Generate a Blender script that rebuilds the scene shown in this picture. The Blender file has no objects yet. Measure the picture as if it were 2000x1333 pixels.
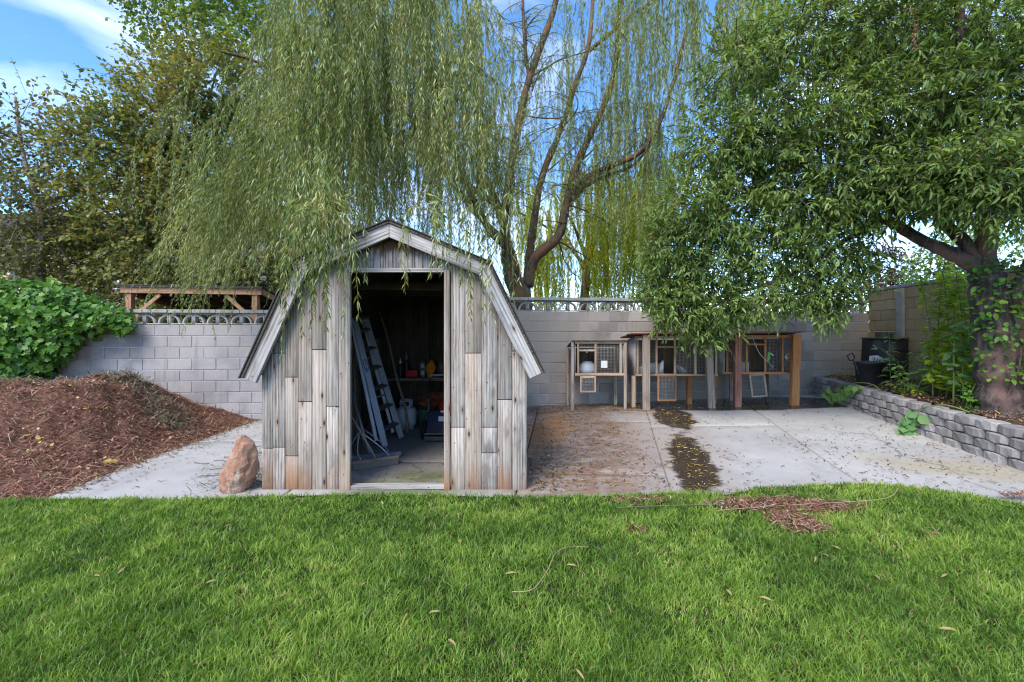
import bpy, bmesh, math, random
import numpy as np
from mathutils import Vector, Matrix, Euler

random.seed(7)
rng = np.random.default_rng(11)
R = math.radians
scene = bpy.context.scene
col = scene.collection

# ------------------------------------------------------------------ camera
CAM_H, F = 1.464, 900.0
cam_d = bpy.data.cameras.new('camera')
cam = bpy.data.objects.new('camera', cam_d)
col.objects.link(cam)
cam.location = (0, 0, CAM_H)
cam.rotation_euler = (R(90), 0, 0)
cam_d.sensor_width = 36.0
cam_d.lens = 36.0 * F / 2000.0
cam_d.shift_y = -18.5 / 2000.0
cam_d.clip_start = 0.05
cam_d.clip_end = 2000
scene.camera = cam

# ------------------------------------------------------------------ world and sun
SUN_EL, SUN_AZ = R(46), R(209)          # azimuth measured clockwise from +Y
world = bpy.data.worlds.new('World')
scene.world = world
world.use_nodes = True
wn, wl = world.node_tree.nodes, world.node_tree.links
bg = wn['Background']
sky = wn.new('ShaderNodeTexSky')
sky.sky_type = 'NISHITA'
sky.sun_disc = False
sky.sun_elevation = SUN_EL
sky.sun_rotation = SUN_AZ
sky.altitude = 1400
sky.air_density = 1.0
sky.dust_density = 0.3
sky.ozone_density = 3.0
hs = wn.new('ShaderNodeHueSaturation')
hs.inputs['Saturation'].default_value = 1.17
wl.new(sky.outputs[0], hs.inputs['Color'])
tc = wn.new('ShaderNodeTexCoord')
mp = wn.new('ShaderNodeMapping')
mp.inputs['Scale'].default_value = (1.2, 1.2, 3.4)
mp.inputs['Rotation'].default_value = (0, R(-24), 0)
mp.inputs['Location'].default_value = (0.35, 0.2, 0.0)
wl.new(tc.outputs['Generated'], mp.inputs[0])
cn = wn.new('ShaderNodeTexNoise')
cn.inputs['Scale'].default_value = 2.1
cn.inputs['Detail'].default_value = 7
cn.inputs['Roughness'].default_value = 0.52
cn.inputs['Distortion'].default_value = 0.5
wl.new(mp.outputs[0], cn.inputs['Vector'])
cr = wn.new('ShaderNodeValToRGB')
cr.color_ramp.elements[0].position = 0.44
cr.color_ramp.elements[0].color = (0, 0, 0, 1)
cr.color_ramp.elements[1].position = 0.80
cr.color_ramp.elements[1].color = (0.6, 0.6, 0.6, 1)
wl.new(cn.outputs[0], cr.inputs[0])
cm = wn.new('ShaderNodeMix')
cm.data_type = 'RGBA'
wl.new(cr.outputs[0], cm.inputs[0])
wl.new(hs.outputs[0], cm.inputs[6])
cm.inputs[7].default_value = (6.2, 6.4, 7.0, 1)
wl.new(cm.outputs[2], bg.inputs['Color'])
bg.inputs['Strength'].default_value = 0.15

sun_d = bpy.data.lights.new('sun', 'SUN')
sun_d.energy = 2.0
sun_d.angle = R(32)
sun_d.color = (1.0, 0.93, 0.82)
sun = bpy.data.objects.new('sun', sun_d)
col.objects.link(sun)
sdir = Vector((math.sin(SUN_AZ) * math.cos(SUN_EL), math.cos(SUN_AZ) * math.cos(SUN_EL), math.sin(SUN_EL)))
sun.rotation_euler = sdir.to_track_quat('Z', 'Y').to_euler()
sun.location = sdir * 40

vs = scene.view_settings
vs.view_transform = 'Standard'
vs.look = 'None'
vs.exposure = 1.42
vs.gamma = 1.0
vs.use_curve_mapping = False
scene.render.engine = 'CYCLES'
cy = scene.cycles
cy.use_denoising = True
cy.max_bounces = 6
cy.diffuse_bounces = 4
cy.glossy_bounces = 2
cy.transmission_bounces = 4
cy.transparent_max_bounces = 6
cy.caustics_reflective = False
cy.caustics_refractive = False
cy.sample_clamp_indirect = 6
cy.pixel_filter_type = 'BLACKMAN_HARRIS'
cy.filter_width = 1.15

# ------------------------------------------------------------------ helpers
def P(px, py, Y):
    return Vector(((px - 1000.0) / F * Y, Y, CAM_H - (py - 648.0) / F * Y))

def PX(px, Y):
    return (px - 1000.0) / F * Y

def sstep(a, b, x):
    t = np.clip((x - a) / (b - a), 0, 1)
    return t * t * (3 - 2 * t)

def g(x, y):
    """height of the yard: a slight cross fall towards the back"""
    return float(0.024 * np.clip(x, -9, 8) * sstep(4.4, 9.0, y))

def gv(x, y):
    return 0.024 * np.clip(x, -9, 8) * sstep(4.4, 9.0, y)

WM = {}

def tag(o, label=None, cat=None, group=None, kind=None):
    if label: o['label'] = label
    if cat: o['category'] = cat
    if group: o['group'] = group
    if kind: o['kind'] = kind
    return o

def thing(name, loc, label, cat, group=None):
    o = bpy.data.objects.new(name, None)
    o.empty_display_size = 0.1
    col.objects.link(o)
    o.location = loc
    WM[o] = Matrix.Translation(Vector(loc))
    return tag(o, label, cat, group)

def put(name, me, mat=None, parent=None, wm=None, kind=None):
    o = bpy.data.objects.new(name, me)
    col.objects.link(o)
    wm = wm if wm is not None else Matrix.Identity(4)
    if not isinstance(wm, Matrix):
        wm = Matrix.Translation(Vector(wm))
    if mat is not None and not me.materials:
        me.materials.append(mat)
    if parent is not None:
        o.parent = parent
        o.matrix_basis = WM[parent].inverted() @ wm
    else:
        o.matrix_basis = wm
    WM[o] = wm
    if kind: o['kind'] = kind
    o.color = (random.random(), 0, 0, 1)      # tone of a board, read by the wood materials
    return o

def np_mesh(name, verts, faces, smooth=False):
    """faces: list of int arrays, each (n, k)"""
    verts = np.asarray(verts, dtype=np.float32)
    me = bpy.data.meshes.new(name)
    me.vertices.add(len(verts))
    me.vertices.foreach_set('co', verts.ravel())
    idx, starts, s = [], [], 0
    for f in faces:
        f = np.asarray(f, dtype=np.int32)
        if f.size == 0: continue
        n, k = f.shape
        idx.append(f.ravel())
        starts.append(s + np.arange(n, dtype=np.int32) * k)
        s += n * k
    idx = np.concatenate(idx); starts = np.concatenate(starts)
    me.loops.add(len(idx))
    me.loops.foreach_set('vertex_index', idx)
    me.polygons.add(len(starts))
    me.polygons.foreach_set('loop_start', starts)
    if smooth:
        me.polygons.foreach_set('use_smooth', np.ones(len(starts), dtype=bool))
    me.update(calc_edges=True)
    me.validate()
    return me

class MB:
    """collects tubes, boxes and raw faces into one mesh"""
    def __init__(self):
        self.v, self.q, self.t, self.n = [], [], [], 0
    def raw(self, verts, quads=None, tris=None):
        verts = np.asarray(verts, dtype=float).reshape(-1, 3)
        if quads is not None and len(quads): self.q.append(np.asarray(quads) + self.n)
        if tris is not None and len(tris): self.t.append(np.asarray(tris) + self.n)
        self.v.append(verts); self.n += len(verts)
    def tube(self, pts, rad, sides=6, cap=True):
        pts = np.asarray([tuple(p) for p in pts], dtype=float)
        m = len(pts)
        rad = np.full(m, rad) if np.isscalar(rad) else np.asarray(rad, dtype=float)
        tan = np.gradient(pts, axis=0)
        tan /= np.linalg.norm(tan, axis=1)[:, None] + 1e-9
        ref = np.array([0.31, 0.17, 0.93]) if abs(tan[:, 2]).mean() < 0.8 else np.array([0.93, 0.3, 0.1])
        a = np.cross(tan, ref); a /= np.linalg.norm(a, axis=1)[:, None] + 1e-9
        b = np.cross(tan, a)
        th = np.arange(sides) / sides * 2 * math.pi
        ring = a[:, None, :] * np.cos(th)[None, :, None] + b[:, None, :] * np.sin(th)[None, :, None]
        V = pts[:, None, :] + ring * rad[:, None, None]
        i = np.arange(m - 1)[:, None] * sides; j = np.arange(sides)[None, :]; k = (j + 1) % sides
        Q = np.stack([i + j, i + k, i + sides + k, i + sides + j], -1).reshape(-1, 4)
        V = V.reshape(-1, 3)
        T = []
        if cap:
            c0, c1 = len(V), len(V) + 1
            V = np.vstack([V, pts[0], pts[-1]])
            for s in range(sides):
                T.append((c0, (s + 1) % sides, s))
                T.append((c1, (m - 1) * sides + s, (m - 1) * sides + (s + 1) % sides))
        self.raw(V, Q, T)
    def box(self, c, h, M=None):
        s = np.array([(x, y, z) for x in (-1, 1) for y in (-1, 1) for z in (-1, 1)], dtype=float) * np.array(h)
        if M is not None:
            s = s @ np.array(M.to_3x3()).T
        s += np.array(c)
        self.raw(s, [(0, 1, 3, 2), (4, 6, 7, 5), (0, 4, 5, 1), (2, 3, 7, 6), (0, 2, 6, 4), (1, 5, 7, 3)])
    def mesh(self, name, smooth=False):
        f = []
        if self.q: f.append(np.concatenate(self.q))
        if self.t: f.append(np.concatenate(self.t))
        return np_mesh(name, np.concatenate(self.v), f, smooth)

_bx = {}
def cbox(dx, dy, dz, e=0.004, jit=0.0, key=None):
    """chamfered box mesh, full sizes, centred"""
    k = (round(dx, 4), round(dy, 4), round(dz, 4), e, jit, key)
    if k in _bx: return _bx[k]
    bm = bmesh.new()
    bmesh.ops.create_cube(bm, size=1.0)
    bmesh.ops.scale(bm, vec=(dx, dy, dz), verts=bm.verts)
    e = min(e, 0.45 * min(dx, dy, dz))
    bmesh.ops.bevel(bm, geom=bm.edges[:], offset=e, segments=1, affect='EDGES', profile=0.5)
    if jit:
        for v in bm.verts:
            v.co += Vector((random.uniform(-jit, jit), random.uniform(-jit, jit), random.uniform(-jit, jit)))
    me = bpy.data.meshes.new('piece')
    bm.to_mesh(me); bm.free()
    _bx[k] = me
    return me

def with_mat(me, mat):
    """a mesh holds its material, so alike pieces of another material get a copy"""
    if not me.materials:
        me.materials.append(mat); return me
    if me.materials[0] == mat: return me
    k = (me.name, mat.name)
    if k in _bx: return _bx[k]
    m2 = me.copy(); m2.materials[0] = mat
    _bx[k] = m2
    return m2

def block(name, c, size, mat, parent=None, rot=None, e=0.004, jit=0.0, key=None):
    M = Matrix.Translation(Vector(c))
    if rot is not None:
        M = M @ (rot.to_matrix().to_4x4() if isinstance(rot, Euler) else rot)
    return put(name, with_mat(cbox(*size, e, jit, key), mat), mat, parent, M)

def board(name, p0, p1, width, thick, mat, parent=None, face=(0, -1, 0), e=0.003, jit=0.0):
    """a board from p0 to p1 (long axis = local Z), its wide side facing `face`"""
    p0, p1 = Vector(p0), Vector(p1)
    z = (p1 - p0); L = z.length; z.normalize()
    y = Vector(face) * -1.0
    y = (y - z * y.dot(z))
    if y.length < 1e-4: y = z.orthogonal()
    y.normalize()
    x = y.cross(z)
    M = Matrix((x, y, z)).transposed().to_4x4()
    M.translation = (p0 + p1) / 2
    me = with_mat(cbox(width, thick, L, e, jit, random.random() if jit else None), mat)
    return put(name, me, mat, parent, M)

def lathe(prof, sides=20):
    b = MB()
    n = len(prof)
    th = np.arange(sides) / sides * 2 * math.pi
    V = np.array([[(r * math.cos(t), r * math.sin(t), z) for t in th] for r, z in prof]).reshape(-1, 3)
    i = np.arange(n - 1)[:, None] * sides; j = np.arange(sides)[None, :]; k = (j + 1) % sides
    Q = np.stack([i + j, i + k, i + sides + k, i + sides + j], -1).reshape(-1, 4)
    b.raw(V, Q)
    return b.mesh('turned', True)

def smooth_path(pts, n=6):
    """Catmull-Rom through the points"""
    pts = [Vector(p) for p in pts]
    out = []
    for i in range(len(pts) - 1):
        p0 = pts[max(i - 1, 0)]; p1 = pts[i]; p2 = pts[i + 1]; p3 = pts[min(i + 2, len(pts) - 1)]
        for k in range(n):
            t = k / n
            out.append(0.5 * ((2 * p1) + (p2 - p0) * t + (2 * p0 - 5 * p1 + 4 * p2 - p3) * t * t + (3 * p1 - p0 - 3 * p2 + p3) * t ** 3))
    out.append(pts[-1])
    return out

# leaf templates: (u along, v across, w out of plane), faces
LANCE = (np.array([(0, 0, 0), (.42, -.5, .06), (1, 0, -.06), (.42, .5, .06)]), np.array([(0, 1, 2), (0, 2, 3)]))
BLADE6 = (np.array([(0, 0, 0), (.28, -.42, .05), (.65, -.42, .03), (1, 0, -.14), (.65, .42, .03), (.28, .42, .05), (.45, 0, -.02)]),
          np.array([(0, 1, 6), (1, 2, 6), (2, 3, 6), (3, 4, 6), (4, 5, 6), (5, 0, 6)]))
BLADE4 = (np.array([(0, 0, 0), (.3, -.45, .05), (.7, -.38, .02), (1, 0, -.13), (.7, .38, .02), (.3, .45, .05)]),
          np.array([(0, 1, 2), (0, 2, 3), (0, 3, 4), (0, 4, 5)]))
OVAL = (np.array([(0, 0, 0), (.2, -.4, .03), (.55, -.48, .05), (1, 0, -.05), (.55, .48, .05), (.2, .4, .03)]),
        np.array([(0, 1, 2), (0, 2, 3), (0, 3, 4), (0, 4, 5)]))
LOBED = (np.array([(.18, 0, 0), (-.05, -.18, .02), (.12, -.5, .05), (.3, -.3, .0), (.62, -.48, .05), (.66, -.2, .0), (1, 0, -.08),
                   (.66, .2, .0), (.62, .48, .05), (.3, .3, .0), (.12, .5, .05), (-.05, .18, .02)]),
         np.array([(0, i, i + 1) for i in range(1, 11)] + [(0, 11, 1)]))

def norm(a):
    return a / (np.linalg.norm(a, axis=-1, keepdims=True) + 1e-9)

def leaves_mesh(name, pos, d, n, L, W, tmpl, smooth=False):
    pos = np.asarray(pos, float); d = norm(np.asarray(d, float)); n = np.asarray(n, float)
    n = norm(n - d * (n * d).sum(1, keepdims=True))
    s = np.cross(d, n)
    tv, tf = tmpl
    L = np.broadcast_to(np.asarray(L, float), (len(pos),)); W = np.broadcast_to(np.asarray(W, float), (len(pos),))
    V = (pos[:, None, :] + d[:, None, :] * (tv[None, :, 0, None] * L[:, None, None])
         + s[:, None, :] * (tv[None, :, 1, None] * W[:, None, None])
         + n[:, None, :] * (tv[None, :, 2, None] * L[:, None, None]))
    k = len(tv)
    Fc = (tf[None] + (np.arange(len(pos)) * k)[:, None, None]).reshape(-1, 3)
    return np_mesh(name, V.reshape(-1, 3), [Fc], smooth)

def rdir(n, up=0.0):
    v = rng.normal(size=(n, 3)); v[:, 2] += up
    return norm(v)

# ------------------------------------------------------------------ materials
class NT:
    def __init__(self, name):
        self.m = bpy.data.materials.new(name)
        self.m.use_nodes = True
        self.t = self.m.node_tree
        self.b = self.t.nodes['Principled BSDF']
        self.out = self.t.nodes['Material Output']
    def n(self, typ, **kw):
        o = self.t.nodes.new('ShaderNode' + typ)
        for k, v in kw.items(): setattr(o, k, v)
        return o
    def l(self, a, b): self.t.links.new(a, b)
    def obj(self): return self.n('TexCoord').outputs['Object']
    def pos(self): return self.n('NewGeometry').outputs['Position']
    def rand(self): return self.n('ObjectInfo').outputs['Random']
    def island(self): return self.n('NewGeometry').outputs['Random Per Island']
    def map(self, v, scale=(1, 1, 1), loc=(0, 0, 0), rot=(0, 0, 0)):
        m = self.n('Mapping'); self.l(v, m.inputs[0])
        m.inputs['Scale'].default_value = scale; m.inputs['Location'].default_value = loc; m.inputs['Rotation'].default_value = rot
        return m.outputs[0]
    def noise(self, v, scale, detail=4, rough=.55, dist=0):
        o = self.n('TexNoise'); self.l(v, o.inputs['Vector'])
        o.inputs['Scale'].default_value = scale; o.inputs['Detail'].default_value = detail
        o.inputs['Roughness'].default_value = rough; o.inputs['Distortion'].default_value = dist
        return o.outputs[0]
    def voro(self, v, scale, feature='F1'):
        o = self.n('TexVoronoi', feature=feature); self.l(v, o.inputs['Vector']); o.inputs['Scale'].default_value = scale
        return o.outputs['Distance']
    def ramp(self, f, stops, interp='LINEAR'):
        o = self.n('ValToRGB'); self.l(f, o.inputs[0]); e = o.color_ramp.elements
        o.color_ramp.interpolation = interp
        while len(e) < len(stops): e.new(0.5)
        for i, (p, c) in enumerate(stops):
            e[i].position = p
            c = (c, c, c) if np.isscalar(c) else c
            e[i].color = (*c, 1)
        return o.outputs[0]
    def mix(self, f, a, b, blend='MIX'):
        o = self.n('Mix', data_type='RGBA', blend_type=blend)
        for s, v in ((0, f), (6, a), (7, b)):
            if hasattr(v, 'links'): self.l(v, o.inputs[s])
            elif s == 0: o.inputs[0].default_value = v
            else: o.inputs[s].default_value = (*v, 1)
        return o.outputs[2]
    def math(self, op, a, b=0.0, clamp=False):
        o = self.n('Math', operation=op, use_clamp=clamp)
        for i, v in enumerate((a, b)):
            if hasattr(v, 'links'): self.l(v, o.inputs[i])
            else: o.inputs[i].default_value = v
        return o.outputs[0]
    def vmath(self, op, a, b=None):
        o = self.n('VectorMath', operation=op)
        self.l(a, o.inputs[0])
        if b is not None:
            if hasattr(b, 'links'): self.l(b, o.inputs[1])
            else: o.inputs[1].default_value = b
        return o.outputs['Value' if op == 'LENGTH' else 'Vector']
    def sep(self, v):
        o = self.n('SeparateXYZ'); self.l(v, o.inputs[0]); return o.outputs
    def maprange(self, f, a, b, c=0., d=1.):
        o = self.n('MapRange', interpolation_type='SMOOTHSTEP'); self.l(f, o.inputs[0])
        for i, v in enumerate((a, b, c, d)): o.inputs[i + 1].default_value = v
        return o.outputs[0]
    def bump(self, h, strength=.3, dist=.01, normal=None):
        o = self.n('Bump'); self.l(h, o.inputs['Height'])
        o.inputs['Strength'].default_value = strength; o.inputs['Distance'].default_value = dist
        if normal is not None: self.l(normal, o.inputs['Normal'])
        self.l(o.outputs[0], self.b.inputs['Normal'])
        return o.outputs[0]
    def base(self, c, rough=.8, spec=.3, metal=0.):
        if hasattr(c, 'links'): self.l(c, self.b.inputs['Base Color'])
        else: self.b.inputs['Base Color'].default_value = (*c, 1)
        if hasattr(rough, 'links'): self.l(rough, self.b.inputs['Roughness'])
        else: self.b.inputs['Roughness'].default_value = rough
        self.b.inputs['Specular IOR Level'].default_value = spec
        self.b.inputs['Metallic'].default_value = metal
        return self.m

def wood(name, dark, mid, light, tint=None, stain=None, stain_h=.4, tint_amt=.6, knots=True, green=None, crest=None):
    t = NT(name)
    r = t.sep(t.n('ObjectInfo').outputs['Color'])[0]
    cmb = t.n('CombineXYZ')
    for i, k in enumerate((37., 91., 53.)):
        t.l(t.math('MULTIPLY', r, k), cmb.inputs[i])
    o = t.vmath('ADD', t.obj(), cmb.outputs[0])
    fine = t.noise(t.map(o, (34, 34, 1.1)), 2.0, 7, .72, .25)
    warp = t.noise(t.map(o, (7, 7, .55)), 1.6, 3, .5)
    w = t.n('TexWave', wave_type='BANDS', bands_direction='X')
    t.l(t.map(o, (13, 13, .5)), w.inputs['Vector'])
    w.inputs['Scale'].default_value = .8; w.inputs['Distortion'].default_value = 14; w.inputs['Detail'].default_value = 2
    w.inputs['Detail Scale'].default_value = .35
    blot = t.noise(t.map(o, (5, 5, 1.7)), 1.3, 4, .6)
    grain = t.math('ADD', t.math('MULTIPLY', fine, .66), t.math('MULTIPLY', w.outputs['Fac'], .09))
    grain = t.math('ADD', grain, t.math('MULTIPLY', warp, .25))
    c = t.ramp(grain, [(.36, dark), (.47, mid), (.63, light)])
    c = t.mix(t.maprange(blot, .5, .72), c, tuple(x * .62 for x in mid))
    if tint:
        c = t.mix(t.math('MULTIPLY', t.maprange(r, .35, 1.0), tint_amt), c, tint)
    val = t.math('ADD', t.math('MULTIPLY', t.math('FRACT', t.math('MULTIPLY', r, 17.3)), .30), .74)
    hv = t.n('HueSaturation'); t.l(c, hv.inputs['Color']); t.l(val, hv.inputs['Value']); c = hv.outputs[0]
    if knots:
        kn = t.voro(t.map(o, (6, 6, 2.1)), 1.9)
        c = t.mix(t.math('MULTIPLY', t.maprange(kn, .30, .12), .55), c, (.20, .13, .08))
        c = t.mix(t.maprange(kn, .14, .05), c, tuple(x * .3 for x in dark))
        holes = t.voro(t.map(o, (1, 1, .55)), 16)
        c = t.mix(t.maprange(holes, .085, .05), c, (.02, .018, .016))
    if stain:
        z = t.sep(t.pos())[2]
        sn = t.noise(t.map(t.pos(), (3.2, 3.2, .9)), 1.6, 5, .65)
        rr = t.math('FRACT', t.math('MULTIPLY', r, 7.77))
        f = t.math('ADD', t.maprange(z, stain_h, .0), t.math('MULTIPLY', t.math('SUBTRACT', sn, .5), 2.2))
        f = t.math('ADD', f, t.math('MULTIPLY', t.math('SUBTRACT', rr, .55), 1.0))
        f = t.math('MULTIPLY', t.math('MULTIPLY', t.maprange(f, .3, 1.5), .85), t.maprange(z, stain_h * 2.4, stain_h * 1.2))
        c = t.mix(f, c, t.mix(fine, tuple(x * .55 for x in stain), stain))
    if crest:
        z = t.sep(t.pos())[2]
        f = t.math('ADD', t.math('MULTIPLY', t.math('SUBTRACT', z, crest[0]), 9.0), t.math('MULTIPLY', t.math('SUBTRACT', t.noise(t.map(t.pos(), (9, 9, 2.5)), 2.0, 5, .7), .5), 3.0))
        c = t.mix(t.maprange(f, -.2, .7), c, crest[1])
    if green:
        gn = t.noise(t.map(t.pos(), (5, 5, 2)), 1.1, 5, .7)
        c = t.mix(t.math('MULTIPLY', t.maprange(gn, .6, .72), .6), c, green)
    h = t.math('ADD', t.math('MULTIPLY', fine, .85), t.math('MULTIPLY', w.outputs['Fac'], .15))
    t.bump(h, .4, .003)
    return t.base(c, .88, .2)

def plain(name, c, rough=.6, spec=.4, metal=0., var=.15, scale=9., bump=0., dirt=None):
    t = NT(name)
    o = t.obj()
    n = t.noise(o, scale, 5, .6)
    cc = t.mix(n, tuple(x * (1 - var) for x in c), tuple(min(1, x * (1 + var)) for x in c))
    if dirt:
        d = t.noise(o, scale * .45, 6, .7)
        cc = t.mix(t.maprange(d, .48, .72), cc, dirt)
    if bump: t.bump(t.noise(o, scale * 6, 4, .6), bump, .005)
    return t.base(cc, rough, spec, metal)

def leafmat(name, cols, trans=.35, rough=.5, scale=.8, spec=.35, tcol=None):
    """cols: list of (pos, colour) picked per leaf; slow noise adds clumps of tone"""
    t = NT(name)
    r = t.island()
    nz = t.noise(t.pos(), scale, 3, .6)
    f = t.math('ADD', t.math('MULTIPLY', r, .62), t.math('MULTIPLY', t.maprange(nz, .3, .7), .38))
    c = t.ramp(f, cols)
    t.base(c, rough, spec)
    tr = t.n('BsdfTranslucent')
    tm = t.mix(1.0, c, tcol or (1.5, 1.35, .55), 'MULTIPLY')
    t.l(tm, tr.inputs['Color'])
    ms = t.n('MixShader'); ms.inputs[0].default_value = trans
    t.l(t.b.outputs[0], ms.inputs[1]); t.l(tr.outputs[0], ms.inputs[2])
    t.l(ms.outputs[0], t.out.inputs['Surface'])
    return t.m

M = {}
M['grey_wood'] = wood('weathered_grey_wood', (.095, .074, .060), (.335, .287, .255), (.60, .54, .50), tint=(.36, .26, .18), stain=(.38, .185, .09), stain_h=.46, tint_amt=.42, green=(.30, .27, .16))
M['rake_wood'] = wood('weathered_rake_wood', (.12, .10, .095), (.35, .32, .305), (.58, .54, .525), knots=True)
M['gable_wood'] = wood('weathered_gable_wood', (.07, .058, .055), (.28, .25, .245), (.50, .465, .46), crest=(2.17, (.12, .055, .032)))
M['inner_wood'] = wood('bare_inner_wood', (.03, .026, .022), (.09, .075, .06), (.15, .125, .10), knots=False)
M['post_wood'] = wood('old_post_wood', (.15, .115, .095), (.38, .30, .25), (.56, .46, .40), knots=False)
M['hutch_wood'] = wood('old_hutch_wood', (.20, .14, .10), (.50, .40, .31), (.68, .58, .48), tint=(.42, .22, .10), tint_amt=.5, knots=False)
M['cedar'] = wood('orange_cedar', (.26, .10, .04), (.50, .215, .085), (.64, .33, .155), knots=False)
M['redwood'] = wood('red_brown_wood', (.18, .075, .05), (.38, .17, .12), (.54, .31, .25), knots=False)
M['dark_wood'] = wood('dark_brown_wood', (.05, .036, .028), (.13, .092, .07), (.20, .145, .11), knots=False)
M['pergola'] = wood('pergola_wood', (.20, .10, .055), (.40, .215, .13), (.55, .33, .21), knots=False)
M['pole_wood'] = wood('pole_wood', (.10, .08, .06), (.24, .19, .15), (.36, .30, .25), knots=False)

def blockmat(name, a, b, warm=None):
    t = NT(name)
    r = t.rand()
    c = t.ramp(r, [(0., a), (.5, tuple((x + y) / 2 for x, y in zip(a, b))), (1., b)])
    c = t.mix(t.maprange(t.noise(t.pos(), 1.4, 5, .65), .42, .72), c, tuple(x * .72 for x in a))
    sp = t.noise(t.pos(), 90, 3, .7)
    c = t.mix(t.maprange(sp, .52, .75), c, tuple(x * .6 for x in a))
    if warm:
        c = t.mix(t.math('MULTIPLY', t.maprange(t.noise(t.pos(), .55, 3, .5), .42, .6), .75), c, warm)
    drip = t.noise(t.map(t.pos(), (6, 6, .7)), 1.0, 4, .6)
    c = t.mix(t.math('MULTIPLY', t.maprange(drip, .58, .75), .4), c, (.16, .145, .14))
    t.bump(t.math('ADD', sp, t.math('MULTIPLY', t.noise(t.pos(), 25, 4, .6), .8)), .35, .004)
    return t.base(c, .93, .15)
M['block'] = blockmat('grey_concrete_block', (.27, .257, .27), (.44, .42, .43), (.38, .34, .32))
M['block_r'] = blockmat('grey_tan_concrete_block', (.26, .235, .222), (.42, .38, .355), (.39, .33, .27))
M['block_t'] = blockmat('tan_concrete_block', (.36, .27, .17), (.47, .36, .22), (.42, .31, .18))
M['mortar'] = plain('ledge_highlight_mortar', (.46, .45, .46), .95, .1, var=.2, scale=20)  # mortar made paler to paint in the highlight along the course ledges
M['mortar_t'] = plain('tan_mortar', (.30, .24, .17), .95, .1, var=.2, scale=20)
M['cap'] = plain('cap_concrete', (.36, .345, .33), .93, .15, var=.3, scale=7, bump=.3, dirt=(.2, .18, .16))
M['breeze'] = plain('breeze_concrete', (.38, .365, .355), .93, .15, var=.2, scale=9, bump=.2, dirt=(.24, .22, .20))
M['retblock'] = blockmat('retaining_concrete_block', (.25, .232, .228), (.42, .39, .38))

M['ply'] = plain('grey_plywood', (.42, .41, .42), .85, .2, var=.25, scale=6, bump=.2, dirt=(.2, .18, .16))
M['white'] = plain('white_plastic', (.72, .73, .76), .5, .4, var=.08, dirt=(.5, .48, .45))
M['greyplastic'] = plain('grey_plastic', (.36, .39, .44), .5, .4, var=.1)
M['black'] = plain('black_plastic', (.022, .022, .025), .45, .45, var=.3, dirt=(.06, .055, .05))
M['steel'] = plain('dark_steel', (.09, .09, .095), .4, .5, .7, var=.2)
M['wire'] = plain('galvanised_wire', (.42, .40, .38), .6, .4, .2, var=.2)
M['alu'] = plain('ladder_aluminium', (.55, .58, .66), .38, .5, .75, var=.12, scale=5, dirt=(.42, .42, .45))
M['tread'] = plain('ladder_tread', (.20, .21, .24), .5, .4, .5, var=.2)
M['blue'] = plain('blue_ink', (.02, .05, .30), .5, .4)
M['navy'] = plain('navy_enamel', (.035, .045, .085), .4, .5, var=.2, dirt=(.07, .07, .08))
M['red'] = plain('red_enamel', (.50, .022, .022), .35, .5, var=.15)
M['orange'] = plain('orange_plastic', (.72, .25, .015), .45, .4, var=.12)
M['greentub'] = plain('green_plastic', (.05, .13, .085), .5, .4, var=.15)
M['tarp'] = plain('rust_red_tarp', (.22, .055, .03), .55, .4, var=.4, scale=6)
M['tank'] = plain('tank_enamel', (.50, .54, .60), .45, .45, var=.1, dirt=(.38, .36, .36))
M['rubber'] = plain('tyre_rubber', (.02, .02, .02), .8, .2)
M['bristle'] = plain('broom_bristle', (.16, .14, .12), .9, .1, var=.4, scale=30)
M['bluegrey'] = plain('blue_grey_steel', (.24, .28, .36), .4, .5, .5, var=.15)
M['paper'] = plain('white_paper', (.70, .69, .68), .85, .1, var=.06)
M['greentag'] = plain('green_tag', (.10, .42, .10), .5, .4)
M['roofing'] = plain('dark_roofing', (.07, .062, .06), .95, .1, var=.4, scale=14, bump=.4)
M['stucco'] = plain('tan_stucco', (.50, .40, .31), .95, .1, var=.1, scale=4, bump=.3)
M['glass'] = plain('dark_window_glass', (.03, .035, .045), .08, .6)
M['trim'] = plain('white_trim', (.7, .69, .66), .6, .3)

# ================================================================== the setting
# ---- wide ground and yard soil
t = NT('dry_ground')
c = t.ramp(t.noise(t.pos(), .6, 6, .65), [(.3, (.05, .045, .03)), (.6, (.10, .085, .055)), (.75, (.06, .075, .03))])
t.bump(t.noise(t.pos(), 12, 5, .6), .5, .02)
M['ground'] = t.base(c, .95, .1)
t = NT('dark_soil')
c = t.ramp(t.noise(t.pos(), 9, 6, .7), [(.3, (.035, .024, .018)), (.55, (.085, .058, .042)), (.75, (.15, .105, .08))])
t.bump(t.noise(t.pos(), 40, 5, .7), .8, .02)
M['soil'] = t.base(c, .95, .1)

def grid_mesh(name, xs, ys, zf):
    X, Y = np.meshgrid(xs, ys)
    V = np.stack([X, Y, zf(X, Y)], -1).reshape(-1, 3)
    nx, ny = len(xs), len(ys)
    i = np.arange(ny - 1)[:, None] * nx + np.arange(nx - 1)[None, :]
    Q = np.stack([i, i + 1, i + nx + 1, i + nx], -1).reshape(-1, 4)
    return np_mesh(name, V, [Q], True)

put('ground', grid_mesh('ground', np.linspace(-500, 500, 41), np.linspace(-300, 900, 41), lambda x, y: x * 0 - .42), M['ground'], kind='structure')
put('yard_soil', grid_mesh('yard_soil', np.linspace(-16, 9, 60), np.linspace(-5, 10.6, 50), lambda x, y: gv(x, y) - .035), M['soil'], kind='structure')

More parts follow.
